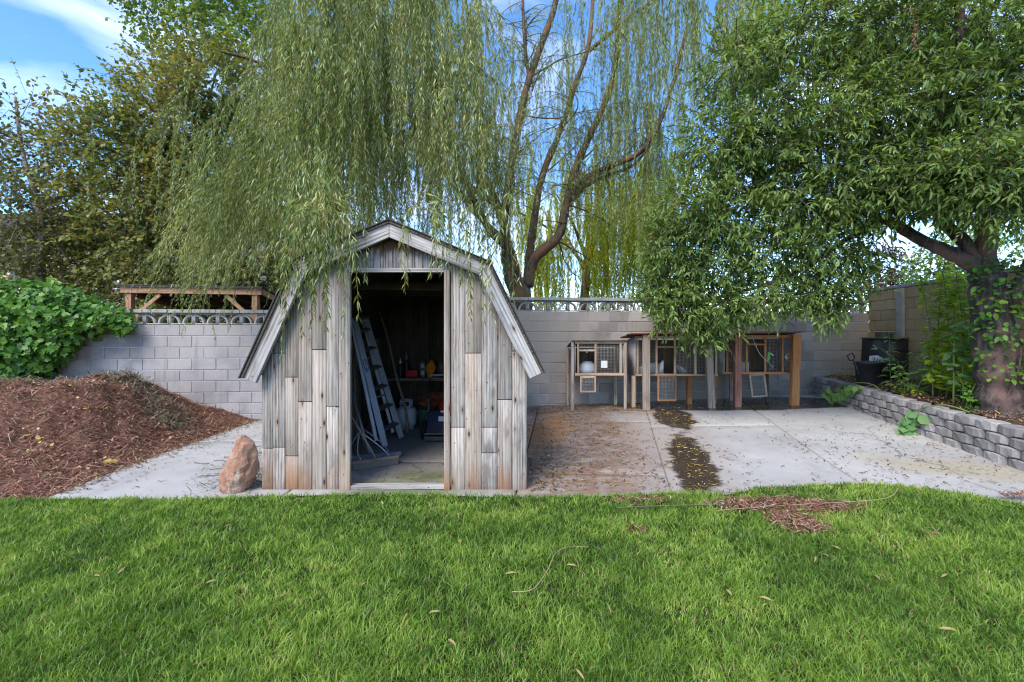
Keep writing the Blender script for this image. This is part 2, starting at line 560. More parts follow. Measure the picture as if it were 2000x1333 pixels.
# ---- concrete patio: one object per slab
t = NT('patio_concrete')
p = t.pos()
c = t.ramp(t.noise(p, .9, 6, .62), [(.3, (.31, .295, .285)), (.52, (.395, .378, .362)), (.72, (.47, .45, .432))])
c = t.mix(t.maprange(t.noise(p, 55, 4, .7), .5, .8), c, (.33, .31, .29))
c = t.mix(t.math('MULTIPLY', t.maprange(t.noise(p, 5, 6, .7), .55, .72), .55), c, (.36, .30, .24))
def blob(cx, cy, rx, ry, rot, wob=.5, nscale=2.2, soft=.25):
    """mask of a stain with a ragged outline"""
    q = t.map(t.vmath('SUBTRACT', p, (cx, cy, 0)), (1, 1, 0))
    q = t.map(q, (1, 1, 1), (0, 0, 0), (0, 0, rot))
    q = t.map(q, (1 / rx, 1 / ry, 0))
    d = t.vmath('LENGTH', q)
    d = t.math('ADD', d, t.math('MULTIPLY', t.math('SUBTRACT', t.noise(p, nscale, 5, .6), .5), wob * 2))
    return t.maprange(d, 1 + soft, 1 - soft)
def union(*m):
    r = m[0]
    for x in m[1:]: r = t.math('MAXIMUM', r, x)
    return r
# brown leaf-tannin dirt on the slab beside the shed
dirt = union(blob(.95, 6.1, .85, 2.7, R(8), .5, 1.6, .35), blob(1.2, 8.6, 2.2, .7, 0, .5, 2.5, .4), blob(.3, 4.7, .6, .7, 0, .6, 3, .5))
dn = t.noise(t.map(p, (1.3, 1.7, 1)), 2.4, 7, .74)
c = t.mix(t.math('MULTIPLY', dirt, t.maprange(dn, .30, .60, .35, 1.0)), c, t.mix(t.noise(p, 7, 5, .7), (.10, .055, .032), (.30, .185, .12)))
c = t.mix(t.math('MULTIPLY', blob(.45, 6.9, .38, 1.2, R(8), .6, 2, .6), .7), c, (.42, .19, .065))
damp = union(blob(2.15, 6.3, .62, 2.3, R(13), .5, 1.5, .3), blob(1.7, 4.4, .5, .5, 0, .5, 2, .4))
c = t.mix(t.math('MULTIPLY', damp, .55), c, (.30, .235, .20))
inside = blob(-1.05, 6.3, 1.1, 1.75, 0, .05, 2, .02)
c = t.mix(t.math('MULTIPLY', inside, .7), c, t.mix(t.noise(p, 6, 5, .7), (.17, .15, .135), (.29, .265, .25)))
moss = union(blob(-1.0, 4.35, .75, .28, 0, .7, 5, .6), blob(-.9, 4.6, .3, .3, 0, .6, 5, .6))
c = t.mix(t.math('MULTIPLY', moss, .8), c, (.085, .10, .022))
yel = blob(4.75, 4.9, .8, .35, R(20), .9, 2.5, .7)
c = t.mix(t.math('MULTIPLY', yel, .45), c, (.36, .28, .12))
# hairline cracks
wob = t.n('TexNoise'); t.l(p, wob.inputs['Vector']); wob.inputs['Scale'].default_value = 2.5; wob.inputs['Detail'].default_value = 6
pw = t.vmath('ADD', p, t.vmath('MULTIPLY', wob.outputs['Color'], (.55, .55, 0)))
crk = t.voro(t.map(pw, (1, 1, 0), (.3, .1, 0)), .2, 'DISTANCE_TO_EDGE')
c = t.mix(t.math('MULTIPLY', t.maprange(crk, .003, .001), .6), c, (.10, .085, .075))
grime = t.math('MULTIPLY', t.maprange(t.noise(t.map(p, (1, .6, 1)), 2.2, 8, .78), .50, .70), .5)
c = t.mix(grime, c, (.25, .225, .205))
wet = union(blob(2.68, 7.65, .31, .85, R(12), .6, 4.5, .14), blob(2.02, 5.2, .23, 1.25, R(15), .75, 4.0, .16), blob(4.1, 8.85, 2.5, .78, R(5), .22, 1.4, .06))
c = t.mix(wet, c, t.mix(t.noise(p, 5, 5, .7), (.035, .026, .019), (.085, .062, .044)))
speck = t.math('MULTIPLY', t.maprange(t.noise(p, 26, 4, .8), .66, .72), .7)
c = t.mix(speck, c, (.12, .10, .09))
rg = t.mix(wet, (.82, .82, .82), (.07, .07, .07))
hgt = t.math('MULTIPLY', t.noise(p, 60, 5, .7), t.math('SUBTRACT', 1.0, wet))
t.bump(hgt, .35, .006)
M['concrete'] = t.base(c, rg, .4)

def slab(poly, nx=10, ny=16, gap=.02, depth=.16):
    """poly: four corners a(left front) b(right front) c(right back) d(left back)"""
    a, b, c_, d = [np.array(q, float) for q in poly]
    m = (a + b + c_ + d) / 4
    gx_, gy_ = gap * .5, .005
    a, b, c_, d = a + (gx_, gy_), b + (-gx_, gy_), c_ + (-gx_, -gy_), d + (gx_, -gy_)
    ew = .012
    lu, lv = np.linalg.norm(b - a), np.linalg.norm(d - a)
    uu = np.concatenate([[0], np.linspace(ew / lu, 1 - ew / lu, nx - 2), [1]]); v_ = np.concatenate([[0], np.linspace(ew / lv, 1 - ew / lv, ny - 2), [1]])
    u, v = np.meshgrid(uu, v_)
    XY = ((1 - u) * (1 - v))[..., None] * a + (u * (1 - v))[..., None] * b + (u * v)[..., None] * c_ + ((1 - u) * v)[..., None] * d
    Z = gv(XY[..., 0], XY[..., 1])
    Z = Z - .006 * ((u < 1e-6) | (u > 1 - 1e-6) | (v < 1e-6) | (v > 1 - 1e-6))
    top = np.dstack([XY, Z[..., None]]).reshape(-1, 3)
    bot = top.copy(); bot[:, 2] -= depth
    i = np.arange(ny - 1)[:, None] * nx + np.arange(nx - 1)[None, :]
    Q = [np.stack([i, i + 1, i + nx + 1, i + nx], -1).reshape(-1, 4)]
    per = list(range(nx)) + [k * nx + nx - 1 for k in range(1, ny)] + [(ny - 1) * nx + k for k in range(nx - 2, -1, -1)] + [k * nx for k in range(ny - 2, 0, -1)]
    n = nx * ny
    Q.append(np.array([(per[k], n + per[k], n + per[(k + 1) % len(per)], per[(k + 1) % len(per)]) for k in range(len(per))]))
    V = np.vstack([top, bot])
    V0 = V.mean(0); 
    me = np_mesh('slab', V - V0, Q)
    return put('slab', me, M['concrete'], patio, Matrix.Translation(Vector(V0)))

patio = bpy.data.objects.new('patio', None); col.objects.link(patio); WM[patio] = Matrix.Identity(4)
patio['kind'] = 'structure'
def jx(x0, sl): return lambda y: x0 + sl * (y - 4.29)
cols = [jx(-4.13, -.10), jx(-2.05, -.02), jx(.05, .10), jx(1.47, .235), jx(3.33, .245), jx(5.72, .19)]
def wall_y(x): return 9.046 + .12 * x
rows = [[3.4, 6.3, 8.75], [3.4, 5.2, 8.8], [3.4, 4.75, 7.35, 9.05], [3.4, 6.95, 9.35], [3.4, 9.62]]
for k in range(5):
    L, Rr = cols[k], cols[k + 1]
    for y0, y1 in zip(rows[k][:-1], rows[k][1:]):
        s0 = -.05 if k == 2 else 0
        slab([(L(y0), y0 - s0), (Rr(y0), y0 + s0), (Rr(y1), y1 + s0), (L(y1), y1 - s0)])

# ---- lawn
edge_px = [(-900, 985), (0, 984), (85, 981), (300, 977), (515, 972), (1030, 972), (1290, 970), (1420, 972), (1480, 959), (1600, 948), (1700, 946), (1800, 957), (1900, 972), (2000, 990), (2300, 1040), (2900, 1120)]
ex, ey = [], []
for a, b in edge_px:
    Y = CAM_H * F / (b - 648.0)
    ex.append(PX(a, Y)); ey.append(Y)
ex, ey = np.array(ex), np.array(ey)
def lawn_edge(x): return np.interp(x, ex, ey)
t = NT('lawn_soil')
c = t.ramp(t.noise(t.pos(), 14, 6, .7), [(.3, (.012, .018, .006)), (.6, (.03, .045, .012)), (.8, (.06, .06, .025))])
M['turf'] = t.base(c, .95, .1)
xs = np.linspace(-9, 9, 120); vv = np.linspace(0, 1, 40)
X, Vv = np.meshgrid(xs, vv)
Yg = -3 + (lawn_edge(X) + 3) * Vv
def lawn_z(x, y): return .012 + .012 * np.sin(x * 2.1 + 1) * np.sin(y * 2.7) + .015 * sstep(4.3, 2.5, y)
Zg = lawn_z(X, Yg)
V = np.stack([X, Yg, Zg], -1).reshape(-1, 3)
i = np.arange(39)[:, None] * 120 + np.arange(119)[None, :]
Q = [np.stack([i, i + 1, i + 121, i + 120], -1).reshape(-1, 4)]
n0 = len(V); last = V[39 * 120:40 * 120].copy(); last[:, 2] -= .09
V = np.vstack([V, last])
Q.append(np.array([(39 * 120 + k, 39 * 120 + k + 1, n0 + k + 1, n0 + k) for k in range(119)]))
put('lawn', np_mesh('lawn', V, Q, True), M['turf'], kind='structure')

def bare(x, y):
    """thatch patch where the grass is thin: 0 none .. 1 bare"""
    a = ((x - 2.25) / .62) ** 2 + ((y - 3.78) / .17) ** 2
    b = ((x - 2.12) / .22) ** 2 + ((y - 3.45) / .22) ** 2
    c_ = ((x - 1.1) / .35) ** 2 + ((y - 3.9) / .05) ** 2
    d_ = ((x - 4.4) / .18) ** 2 + ((y - 4.0) / .07) ** 2
    m = np.minimum(np.minimum(a, b), np.minimum(c_, d_))
    for sx, sy, sr in ((-1.9, 3.1, .10), (-.6, 2.9, .12), (.9, 3.3, .09), (-2.6, 2.7, .12), (.2, 2.4, .07), (1.5, 2.6, .10), (2.9, 3.2, .10), (-1.2, 2.3, .08), (.35, 3.5, .09), (-3.3, 3.5, .1), (1.0, 3.75, .07), (-.2, 3.3, .07)):
        m = np.minimum(m, .45 + ((x - sx) / sr) ** 2 + ((y - sy) / (sr * .7)) ** 2)
    return np.clip(1.3 - m, 0, 1)

def grass(n_dens):
    per = 15
    T = int(n_dens / per)
    # more tufts near the photographer, where single blades show
    ty = 1.40 + (4.66 - 1.40) * rng.random(T) ** 1.25
    tx = (rng.random(T) * 2 - 1) * (1.15 * ty + .9)
    th, tl = rng.random(T), rng.random(T) * 6.283
    k = np.repeat(np.arange(T), per)
    sp = (.014 + .03 * rng.random(T))[k]
    x = tx[k] + rng.normal(0, 1, len(k)) * sp; y = ty[k] + rng.normal(0, 1, len(k)) * sp
    keep = (y < lawn_edge(x) + rng.normal(0, .018, len(k))) & (rng.random(len(k)) > .82 * bare(x, y))
    x, y, k = x[keep], y[keep], k[keep]; N = len(x)
    h = th[k]
    lowf = .5 + .5 * np.sin(x * 3.1 + 2 * np.sin(y * 2.3)) * np.sin(y * 4.3 + 1.5 * np.sin(x * 1.7))
    L = (.026 + .042 * rng.random(N) ** 1.6) * (.75 + .45 * lowf) * (.78 + .45 * h)
    ang = tl[k] + rng.normal(0, 1.3, N)
    lean = .25 + .75 * rng.random(N)
    d1 = np.stack([np.cos(ang) * lean * .6, np.sin(ang) * lean * .6, np.ones(N)], 1); d1 = norm(d1)
    d2 = np.stack([np.cos(ang) * lean * 1.7, np.sin(ang) * lean * 1.7, np.full(N, .55)], 1); d2 = norm(d2)
    wa = rng.random(N) * 6.283
    sd = np.stack([np.cos(wa), np.sin(wa), np.zeros(N)], 1)
    L = np.where(rng.random(N) < .03, L * 1.5, L)
    W = (.0013 + .0017 * rng.random(N))[:, None] * (1 + .25 * (y[:, None] - 2))
    p0 = np.stack([x, y, lawn_z(x, y) - .004], 1)
    p1 = p0 + d1 * (L * .55)[:, None]; p2 = p1 + d2 * (L * .5)[:, None]
    V = np.stack([p0 - sd * W, p0 + sd * W, p1 + sd * W * .8, p1 - sd * W * .8, p2], 1).reshape(-1, 3)
    b = np.arange(N) * 5
    return np_mesh('grass', V, [np.stack([b, b + 1, b + 2, b + 3], 1), np.stack([b + 3, b + 2, b + 4], 1)])
t = NT('grass_blades')
r = t.island()
pn = t.math('ADD', t.math('MULTIPLY', t.maprange(t.noise(t.pos(), 1.3, 4, .6), .34, .66), .38), t.math('MULTIPLY', t.maprange(t.noise(t.pos(), 9, 4, .65), .34, .66), .30))
f = t.math('ADD', t.math('MULTIPLY', r, .36), pn)
c = t.ramp(f, [(.0, (.045, .10, .016)), (.3, (.095, .185, .026)), (.55, (.17, .29, .04)), (.8, (.29, .41, .07)), (1., (.44, .46, .14))])
c = t.mix(t.maprange(r, .955, .965), c, (.36, .29, .14))
t.base(c, .5, .3)
tr = t.n('BsdfTranslucent'); t.l(t.mix(1., c, (1.5, 1.4, .6), 'MULTIPLY'), tr.inputs['Color'])
ms = t.n('MixShader'); ms.inputs[0].default_value = .35
t.l(t.b.outputs[0], ms.inputs[1]); t.l(tr.outputs[0], ms.inputs[2]); t.l(ms.outputs[0], t.out.inputs['Surface'])
M['grass'] = t.m
go = put('grass', grass(400000), M['grass'])
tag(go, 'short green mown grass covering the lawn', 'grass', kind='stuff')

# ---- block walls, every block a part
WD = Vector((1, .12, 0)).normalized()
WN = Vector((.12, -1, 0)).normalized()      # towards the yard
BW, BH = .4064, .2032

_bz = []
def breeze_mesh():
    """screen block with two open quarter-circle arches springing from its foot"""
    if _bz: return _bz[0]
    b = MB()
    w, h, th = BW - .008, BH - .006, .10
    b.box((-w / 2 + .012, 0, 0), (.012, th / 2, h / 2))
    b.box((w / 2 - .012, 0, 0), (.012, th / 2, h / 2))
    b.box((0, 0, -h / 2 + .010), (w / 2 - .024, th / 2, .010))
    b.box((0, 0, h / 2 - .009), (w / 2 - .024, th / 2, .009))
    for s in (-1, 1):
        cx, cz, r0, r1 = s * (w / 2 - .024), -h / 2 + .02, .125, .155
        n = 9
        V, Q = [], []
        for k in range(n):
            a = k / (n - 1) * math.pi / 2
            for r_ in (r0, r1):
                for yy in (-th / 2, th / 2):
                    V.append((cx - s * r_ * math.cos(a), yy, cz + min(r_ * math.sin(a), h - .04 + .004)))
        for k in range(n - 1):
            o = k * 4
            Q += [(o, o + 4, o + 6, o + 2), (o + 1, o + 3, o + 7, o + 5), (o, o + 1, o + 5, o + 4), (o + 2, o + 6, o + 7, o + 3)]
        b.raw(V, Q)
    _bz.append(b.mesh('breeze_block'))
    return _bz[0]

def wall(name, label, origin, d, length, z_top, courses, bmat, mmat, capmat, breeze=True, brmat=None, group=None, half0=0, wall_th=.19, top_solid=None):
    d = Vector(d).normalized(); nrm = Vector((d.y, -d.x, 0))
    rot = Matrix((d, -nrm, Vector((0, 0, 1)))).transposed().to_4x4()
    org = Vector((origin[0], origin[1], 0))
    root = thing(name, (org.x, org.y, 0), label, 'wall', group)
    n = int(math.ceil(length / BW - .02))
    L = min(length, n * BW)
    zc = z_top - courses * BH
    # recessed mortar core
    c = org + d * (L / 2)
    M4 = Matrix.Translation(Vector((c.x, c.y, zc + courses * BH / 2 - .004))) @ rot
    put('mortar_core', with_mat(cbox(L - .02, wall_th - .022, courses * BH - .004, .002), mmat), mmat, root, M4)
    for r_ in range(courses):
        off = (r_ + half0) % 2 * .5
        z = zc + (r_ + .5) * BH
        k = -1 if off else 0
        while True:
            a, b = (k + off) * BW, (k + 1 + off) * BW
            k += 1
            if a >= L - .01: break
            a, b = max(a, 0), min(b, L)
            if b - a < .05: continue
            w = b - a - .009
            m = (a + b) / 2
            j = random.uniform(-.0025, .0025)
            q = org + d * m + nrm * j
            M4 = Matrix.Translation(Vector((q.x, q.y, z))) @ rot
            put('block', with_mat(cbox(w, wall_th, BH - .011, .005), bmat), bmat, root, M4)
    z = z_top
    if breeze:
        for k in range(int(L / BW + .02)):
            q = org + d * ((k + .5) * BW)
            M4 = Matrix.Translation(Vector((q.x, q.y, z + BH / 2))) @ rot
            put('breeze_block', with_mat(breeze_mesh(), brmat or M['breeze']), None, root, M4)
        z += BH
    for k in range(n):
        ca, cb = k * BW, min((k + 1) * BW, L)
        q = org + d * ((ca + cb) / 2)
        M4 = Matrix.Translation(Vector((q.x, q.y, z + .034 + random.uniform(-.003, .003)))) @ rot
        put('cap_stone', with_mat(cbox(cb - ca - .006, wall_th + .03, .062, .006), capmat), capmat, root, M4)
    return root

ox = -11.4
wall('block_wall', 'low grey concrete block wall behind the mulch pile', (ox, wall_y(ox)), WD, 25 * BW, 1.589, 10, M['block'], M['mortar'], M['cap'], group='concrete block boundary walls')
n_left = int(10.3 / BW)
x1 = ox + WD.x * n_left * BW
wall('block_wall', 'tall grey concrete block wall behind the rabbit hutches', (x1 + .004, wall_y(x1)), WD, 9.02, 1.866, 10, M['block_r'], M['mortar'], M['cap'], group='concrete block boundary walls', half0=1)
# side wall on the right, running towards the photographer
corner = Vector((7.72, 9.84, 0)); SD = Vector((-.172, -1, 0)).normalized()
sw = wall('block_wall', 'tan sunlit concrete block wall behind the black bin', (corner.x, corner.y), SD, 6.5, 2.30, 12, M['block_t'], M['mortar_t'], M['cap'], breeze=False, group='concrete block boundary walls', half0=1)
q = corner + SD * 1.08 + Vector((SD.y, -SD.x, 0)) * .10
block('pilaster', (q.x, q.y, 1.05), (.16, .10, 2.48), M['cap'], sw, Matrix.Rotation(math.atan2(SD.y, SD.x), 4, 'Z'))

# ---- retaining wall of tumbled blocks, garden bed behind it
def ret_x(y): return 5.40 + .172 * (y - 4.93)
_rb = []
for s in range(6):
    bm = bmesh.new()
    plan = [(-.105, .19), (.105, .19), (.148, .05), (.142, .022), (.10, .0), (.03, -.010), (-.04, -.008), (-.10, .002), (-.143, .024), (-.148, .05)]
    rings = []
    for z, ins in ((0, .010), (.014, 0), (.092, 0), (.106, .012)):
        ring = []
        for (a, b) in plan:
            jx_, jy_ = random.uniform(-.005, .005), random.uniform(-.007, .007)
            ring.append(bm.verts.new((a * (1 - ins * 2) + jx_, b + (ins if b < .1 else 0) + jy_, z + random.uniform(-.003, .003))))
        rings.append(ring)
    for r0, r1 in zip(rings[:-1], rings[1:]):
        for k in range(len(plan)):
            bm.faces.new((r0[k], r0[(k + 1) % len(plan)], r1[(k + 1) % len(plan)], r1[k]))
    bm.faces.new(rings[-1]); bm.faces.new(rings[0][::-1])
    bmesh.ops.recalc_face_normals(bm, faces=bm.faces)
    me = bpy.data.meshes.new('wall_stone'); bm.to_mesh(me); bm.free(); me.materials.append(M['retblock']); _rb.append(me)
rw = thing('retaining_wall', (ret_x(7), 7, 0), 'low retaining wall of grey tumbled concrete blocks along the patio', 'wall')
rd = Vector((.172, 1, 0)).normalized(); rn = Vector((-1, .172, 0)).normalized()   # face points to the patio
for r_ in range(4):
    s = -1.55 + (.15 if r_ % 2 else 0)
    while s < 4.98:
        c = Vector((ret_x(4.93), 4.93, 0)) + rd * s - rn * (.012 * r_)
        bow = .05 * math.sin((s + 1) * .7)
        c += rn * bow
        z = g(c.x, c.y) * .7 - .012 + r_ * .110
        yaw = math.atan2(-rd.x * 1.0, rd.y) + math.pi / 2 + random.uniform(-.03, .03)
        # local -Y of a stone faces the patio
        Mx = Matrix((rd * -1, rn * -1, Vector((0, 0, 1)))).transposed().to_4x4()
        Mx = Matrix.Translation(c + Vector((0, 0, z))) @ Mx @ Matrix.Rotation(random.uniform(-.035, .035), 4, 'Z') @ Matrix.Translation(Vector((0, random.uniform(-.010, .006), 0)))
        put('wall_stone', random.choice(_rb), M['retblock'], rw, Mx)
        s += .302
# soil of the raised bed
ys = np.linspace(3.2, 9.9, 60); us = np.linspace(0, 1, 20)
U, Yb = np.meshgrid(us, ys)
xl = 5.40 + .172 * (Yb - 4.93) + .17; xr = 7.72 - .172 * (9.84 - Yb) - .05
Xb = xl + (xr - xl) * U
Zb = .40 + .05 * U + gv(Xb, Yb) * .7 + .02 * np.sin(Xb * 9) * np.sin(Yb * 7) + .015 * rng.normal(size=Xb.shape)
V = np.stack([Xb, Yb, Zb], -1).reshape(-1, 3)
i = np.arange(59)[:, None] * 20 + np.arange(19)[None, :]
def bed_z(x, y): return .40 + .05 * np.clip((x - (5.57 + .172 * (y - 4.93))) / 1.4, 0, 1) + gv(x, y) * .7
put('garden_bed', np_mesh('garden_bed', V, [np.stack([i, i + 1, i + 21, i + 20], -1).reshape(-1, 4)], True), M['soil'], kind='structure')

# ================================================================== the shed
SY = 4.27                                   # front face of the front boards
SB = SY + 3.66                              # back
SXL, SXR = PX(515, SY), PX(1030, SY)
shed = thing('garden_shed', ((SXL + SXR) / 2, SY, 0), 'weathered grey plank garden shed with gambrel roof and open doorway', 'shed')
def S(px, py, Y=SY): return P(px, py, Y)
# gambrel outline, px at the front face
RY = SY - .11
pk = S(760, 432, RY); kl = S(574, 511, RY); kr = S(956, 514, RY); el = S(472, 737, RY); er = S(1061, 728, RY)
def roof_z(x, drop=0.0):
    xs_ = [el.x, kl.x, pk.x, kr.x, er.x]; zs_ = [el.z, kl.z, pk.z, kr.z, er.z]
    return float(np.interp(x, xs_, zs_)) - drop
def plank(px0, px1, y_top, y_bot, mat=None, proud=0.0, name='plank', tone=None):
    x0, x1 = PX(px0, SY) + .0025, PX(px1, SY) - .0025
    z1 = S(0, y_bot).z if y_bot is not None else -.01
    zt = S(0, y_top).z if y_top is not None else 9
    # the head follows the roof slope
    za, zb = min(zt, roof_z(x0, .085)), min(zt, roof_z(x1, .085))
    th = .020
    e = .0025
    yf = -th / 2 - proud - random.uniform(0, .004); yb = th / 2
    cx, cz = (x0 + x1) / 2, 0.0            # grain runs on across the butt joints
    lean = random.uniform(-.0015, .0015)
    V = []
    for (xx, zz) in ((x0, z1), (x1, z1), (x1, zb), (x0, za)):
        V.append((xx - cx, yb, zz - cz))
    for (xx, zz, sx, sz) in ((x0, z1, 1, 1), (x1, z1, -1, 1), (x1, zb, -1, -1), (x0, za, 1, -1)):
        V.append((xx - cx, yf + e, zz - cz))
    for (xx, zz, sx, sz) in ((x0, z1, 1, 1), (x1, z1, -1, 1), (x1, zb, -1, -1), (x0, za, 1, -1)):
        V.append((xx - cx + sx * e + lean, yf, zz - cz + sz * e))
    Q = [(8, 9, 10, 11), (3, 2, 1, 0)]
    for k in range(4):
        m = (k + 1) % 4
        Q += [(4 + k, 4 + m, 8 + m, 8 + k), (k, m, 4 + m, 4 + k)]
    me = np_mesh('plank', V, [np.array(Q)])
    m_ = mat or M['grey_wood']
    o = put(name, me, m_, shed, Matrix.Translation(Vector((cx, SY + th / 2 + .002, cz))))
    if tone is not None: o.color = (tone, 0, 0, 1)
    return o
# left of the doorway (px columns and their butt joints)
for a, b, joints in ((511, 533, [876]), (533, 557, [690, 874]), (557, 582, [737, 891]), (582, 609, [785]), (609, 637, [683]), (637, 662, [794])):
    ys_ = [None] + joints + [None]
    tone = random.random()
    for k in range(len(ys_) - 1):
        plank(a, b, ys_[k] + 1 if ys_[k] else None, ys_[k + 1] - .5 if ys_[k + 1] else None, tone=tone + random.choice((0, 0, 0, .002)))
for a, b, joints in ((880, 908, [835]), (908, 940, [690]), (940, 971, [835, 885]), (971, 1000, [781]), (1000, 1029, [686])):
    ys_ = [None] + joints + [None]
    tone = random.random()
    for k in range(len(ys_) - 1):
        plank(a, b, ys_[k] + 1 if ys_[k] else None, ys_[k + 1] - .5 if ys_[k + 1] else None, tone=tone + random.choice((0, 0, 0, .002)))
# narrow lath nailed over a joint, and the boards above the doorway
plank(653, 664, None, 793, proud=.016)
gx = [662, 683, 697, 716, 748, 779, 810, 826, 845, 864, 880]
for a, b in zip(gx[:-1], gx[1:]):
    plank(a, b, None, 529 if 683 <= a < 864 else (529 if a == 662 else 529), M['gable_wood'])
# door surround
def fr(px0, px1, py0, py1, th, name, y_off=0.0, mat=None):
    x0, x1 = PX(px0, SY), PX(px1, SY); z0, z1 = S(0, py1).z, S(0, py0).z
    if x1 - x0 > z1 - z0:
        return board(name, (x0, SY - th / 2 + y_off, (z0 + z1) / 2), (x1, SY - th / 2 + y_off, (z0 + z1) / 2), z1 - z0, th, mat or M['rake_wood'], shed)
    return board(name, ((x0 + x1) / 2, SY - th / 2 + y_off, z0), ((x0 + x1) / 2, SY - th / 2 + y_off, z1), x1 - x0, th, mat or M['rake_wood'], shed)
fr(664, 685, 531, 957, .045, 'door_jamb', .02, M['grey_wood'])
fr(868, 879, 528, 957, .05, 'door_jamb', .02, M['grey_wood'])
fr(676, 868, 525, 533, .05, 'door_header', .02)
x0, x1 = PX(683, SY), PX(870, SY)
board('threshold', (x0, SY + .03, .018), (x1, SY + .03, .024), .09, .035, M['rake_wood'], shed, (0, 0, 1))
# rake boards, mitred where they meet
outl = [el, kl, pk, kr, er]
RW = .135
def in_pts():
    out = []
    for k, p in enumerate(outl):
        ds = []
        if k > 0: ds.append((outl[k] - outl[k - 1]).normalized())
        if k < 4: ds.append((outl[k + 1] - outl[k]).normalized())
        ns = [Vector((d.z, 0, -d.x)) for d in ds]
        m = sum(ns, Vector()) / len(ns); m.normalize()
        out.append(p + m * (RW / m.dot(ns[0])))
    return out
inl = in_pts()
for k in range(4):
    a_, b_, c_, d_ = outl[k], outl[k + 1], inl[k + 1], inl[k]
    zax = (b_ - a_).normalized(); yax = Vector((0, 1, 0)); xax = yax.cross(zax)
    Mx = Matrix((xax, yax, zax)).transposed().to_4x4()
    Mx.translation = (a_ + b_ + c_ + d_) / 4 + Vector((0, .02, 0))
    inv = Mx.inverted(); th, e = .038, .003
    loc = [inv @ (q + Vector((0, .02, 0))) for q in (a_, b_, c_, d_)]
    cen = sum(loc, Vector()) / 4
    loc = [q + (cen - q).normalized() * .002 for q in loc]
    V = [(q.x, th / 2, q.z) for q in loc] + [(q.x, -th / 2 + e, q.z) for q in loc]
    ins = []
    for q in loc:
        v_ = (cen - q); ins.append((q.x + (e if v_.x > 0 else -e), -th / 2, q.z + (e if v_.z > 0 else -e)))
    V += ins
    Q = [(8, 9, 10, 11), (3, 2, 1, 0)]
    for j in range(4):
        m = (j + 1) % 4
        Q += [(4 + j, 4 + m, 8 + m, 8 + j), (j, m, 4 + m, 4 + j)]
    bm = bmesh.new(); vs_ = [bm.verts.new(v) for v in V]
    for q in Q: bm.faces.new([vs_[i] for i in q])
    bmesh.ops.recalc_face_normals(bm, faces=bm.faces)
    me = bpy.data.meshes.new('rake_board'); bm.to_mesh(me); bm.free()
    put('rake_board', me, M['rake_wood'], shed, Mx)
# roof panels with plank sheathing and felt on top
for a, b in ((el, kl), (kl, pk), (pk, kr), (kr, er)):
    d = (b - a); Ln = d.length; d.normalize()
    up = Vector((-d.z, 0, d.x)); up = up if up.z > 0 else -up
    c = (a + b) / 2 + up * .004; c.y = (RY + SB + .1) / 2 - .004
    Mx = Matrix((d, Vector((0, 1, 0)), d.cross(Vector((0, 1, 0))))).transposed().to_4x4()
    Mx.translation = c - up * .012
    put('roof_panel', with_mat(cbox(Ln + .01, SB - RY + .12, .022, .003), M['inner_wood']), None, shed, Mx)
    M2 = Mx.copy(); M2.translation = c + up * .009
    put('roof_felt', with_mat(cbox(Ln + .03, SB - RY + .14, .012, .002), M['roofing']), None, shed, M2)
# side walls and back wall of upright planks, slightly gapped
def side(x, ztop):
    n = 24
    w = (SB - SY - .03) / n
    for k in range(n):
        y = SY + .03 + (k + .5) * w
        z0 = g(x, y) - .06
        block('plank', (x, y, (z0 + ztop) / 2), (.02, w - .004, ztop - z0), M['grey_wood'], shed, e=.002)
side(SXL + .012, roof_z(SXL, .02)); side(SXR - .012, roof_z(SXR, .02))
n = 17
for k in range(n):
    w = (SXR - SXL - .03) / n
    xa, xb = SXL + .015 + w * k, SXL + .015 + w * (k + 1) - (.005 if k in (11, 13) else .0006)
    bm = bmesh.new()
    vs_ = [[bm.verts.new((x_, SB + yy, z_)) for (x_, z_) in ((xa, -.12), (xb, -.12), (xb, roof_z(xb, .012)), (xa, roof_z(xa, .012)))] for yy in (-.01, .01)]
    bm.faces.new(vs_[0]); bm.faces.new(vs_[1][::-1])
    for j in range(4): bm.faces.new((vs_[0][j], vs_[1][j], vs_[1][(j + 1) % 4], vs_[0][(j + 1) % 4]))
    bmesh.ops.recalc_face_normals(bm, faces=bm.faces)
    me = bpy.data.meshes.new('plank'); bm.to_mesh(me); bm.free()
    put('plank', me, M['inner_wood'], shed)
# inner studs and a loft tie
for x in (SXL + .06, SXR - .06):
    for y in (SY + .9, SY + 1.8, SY + 2.7):
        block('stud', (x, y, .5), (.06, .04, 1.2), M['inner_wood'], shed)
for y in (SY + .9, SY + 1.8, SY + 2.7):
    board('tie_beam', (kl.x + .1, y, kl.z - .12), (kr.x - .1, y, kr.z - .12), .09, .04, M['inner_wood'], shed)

# ---- things in the shed
def gz(x, y): return g(x, y)
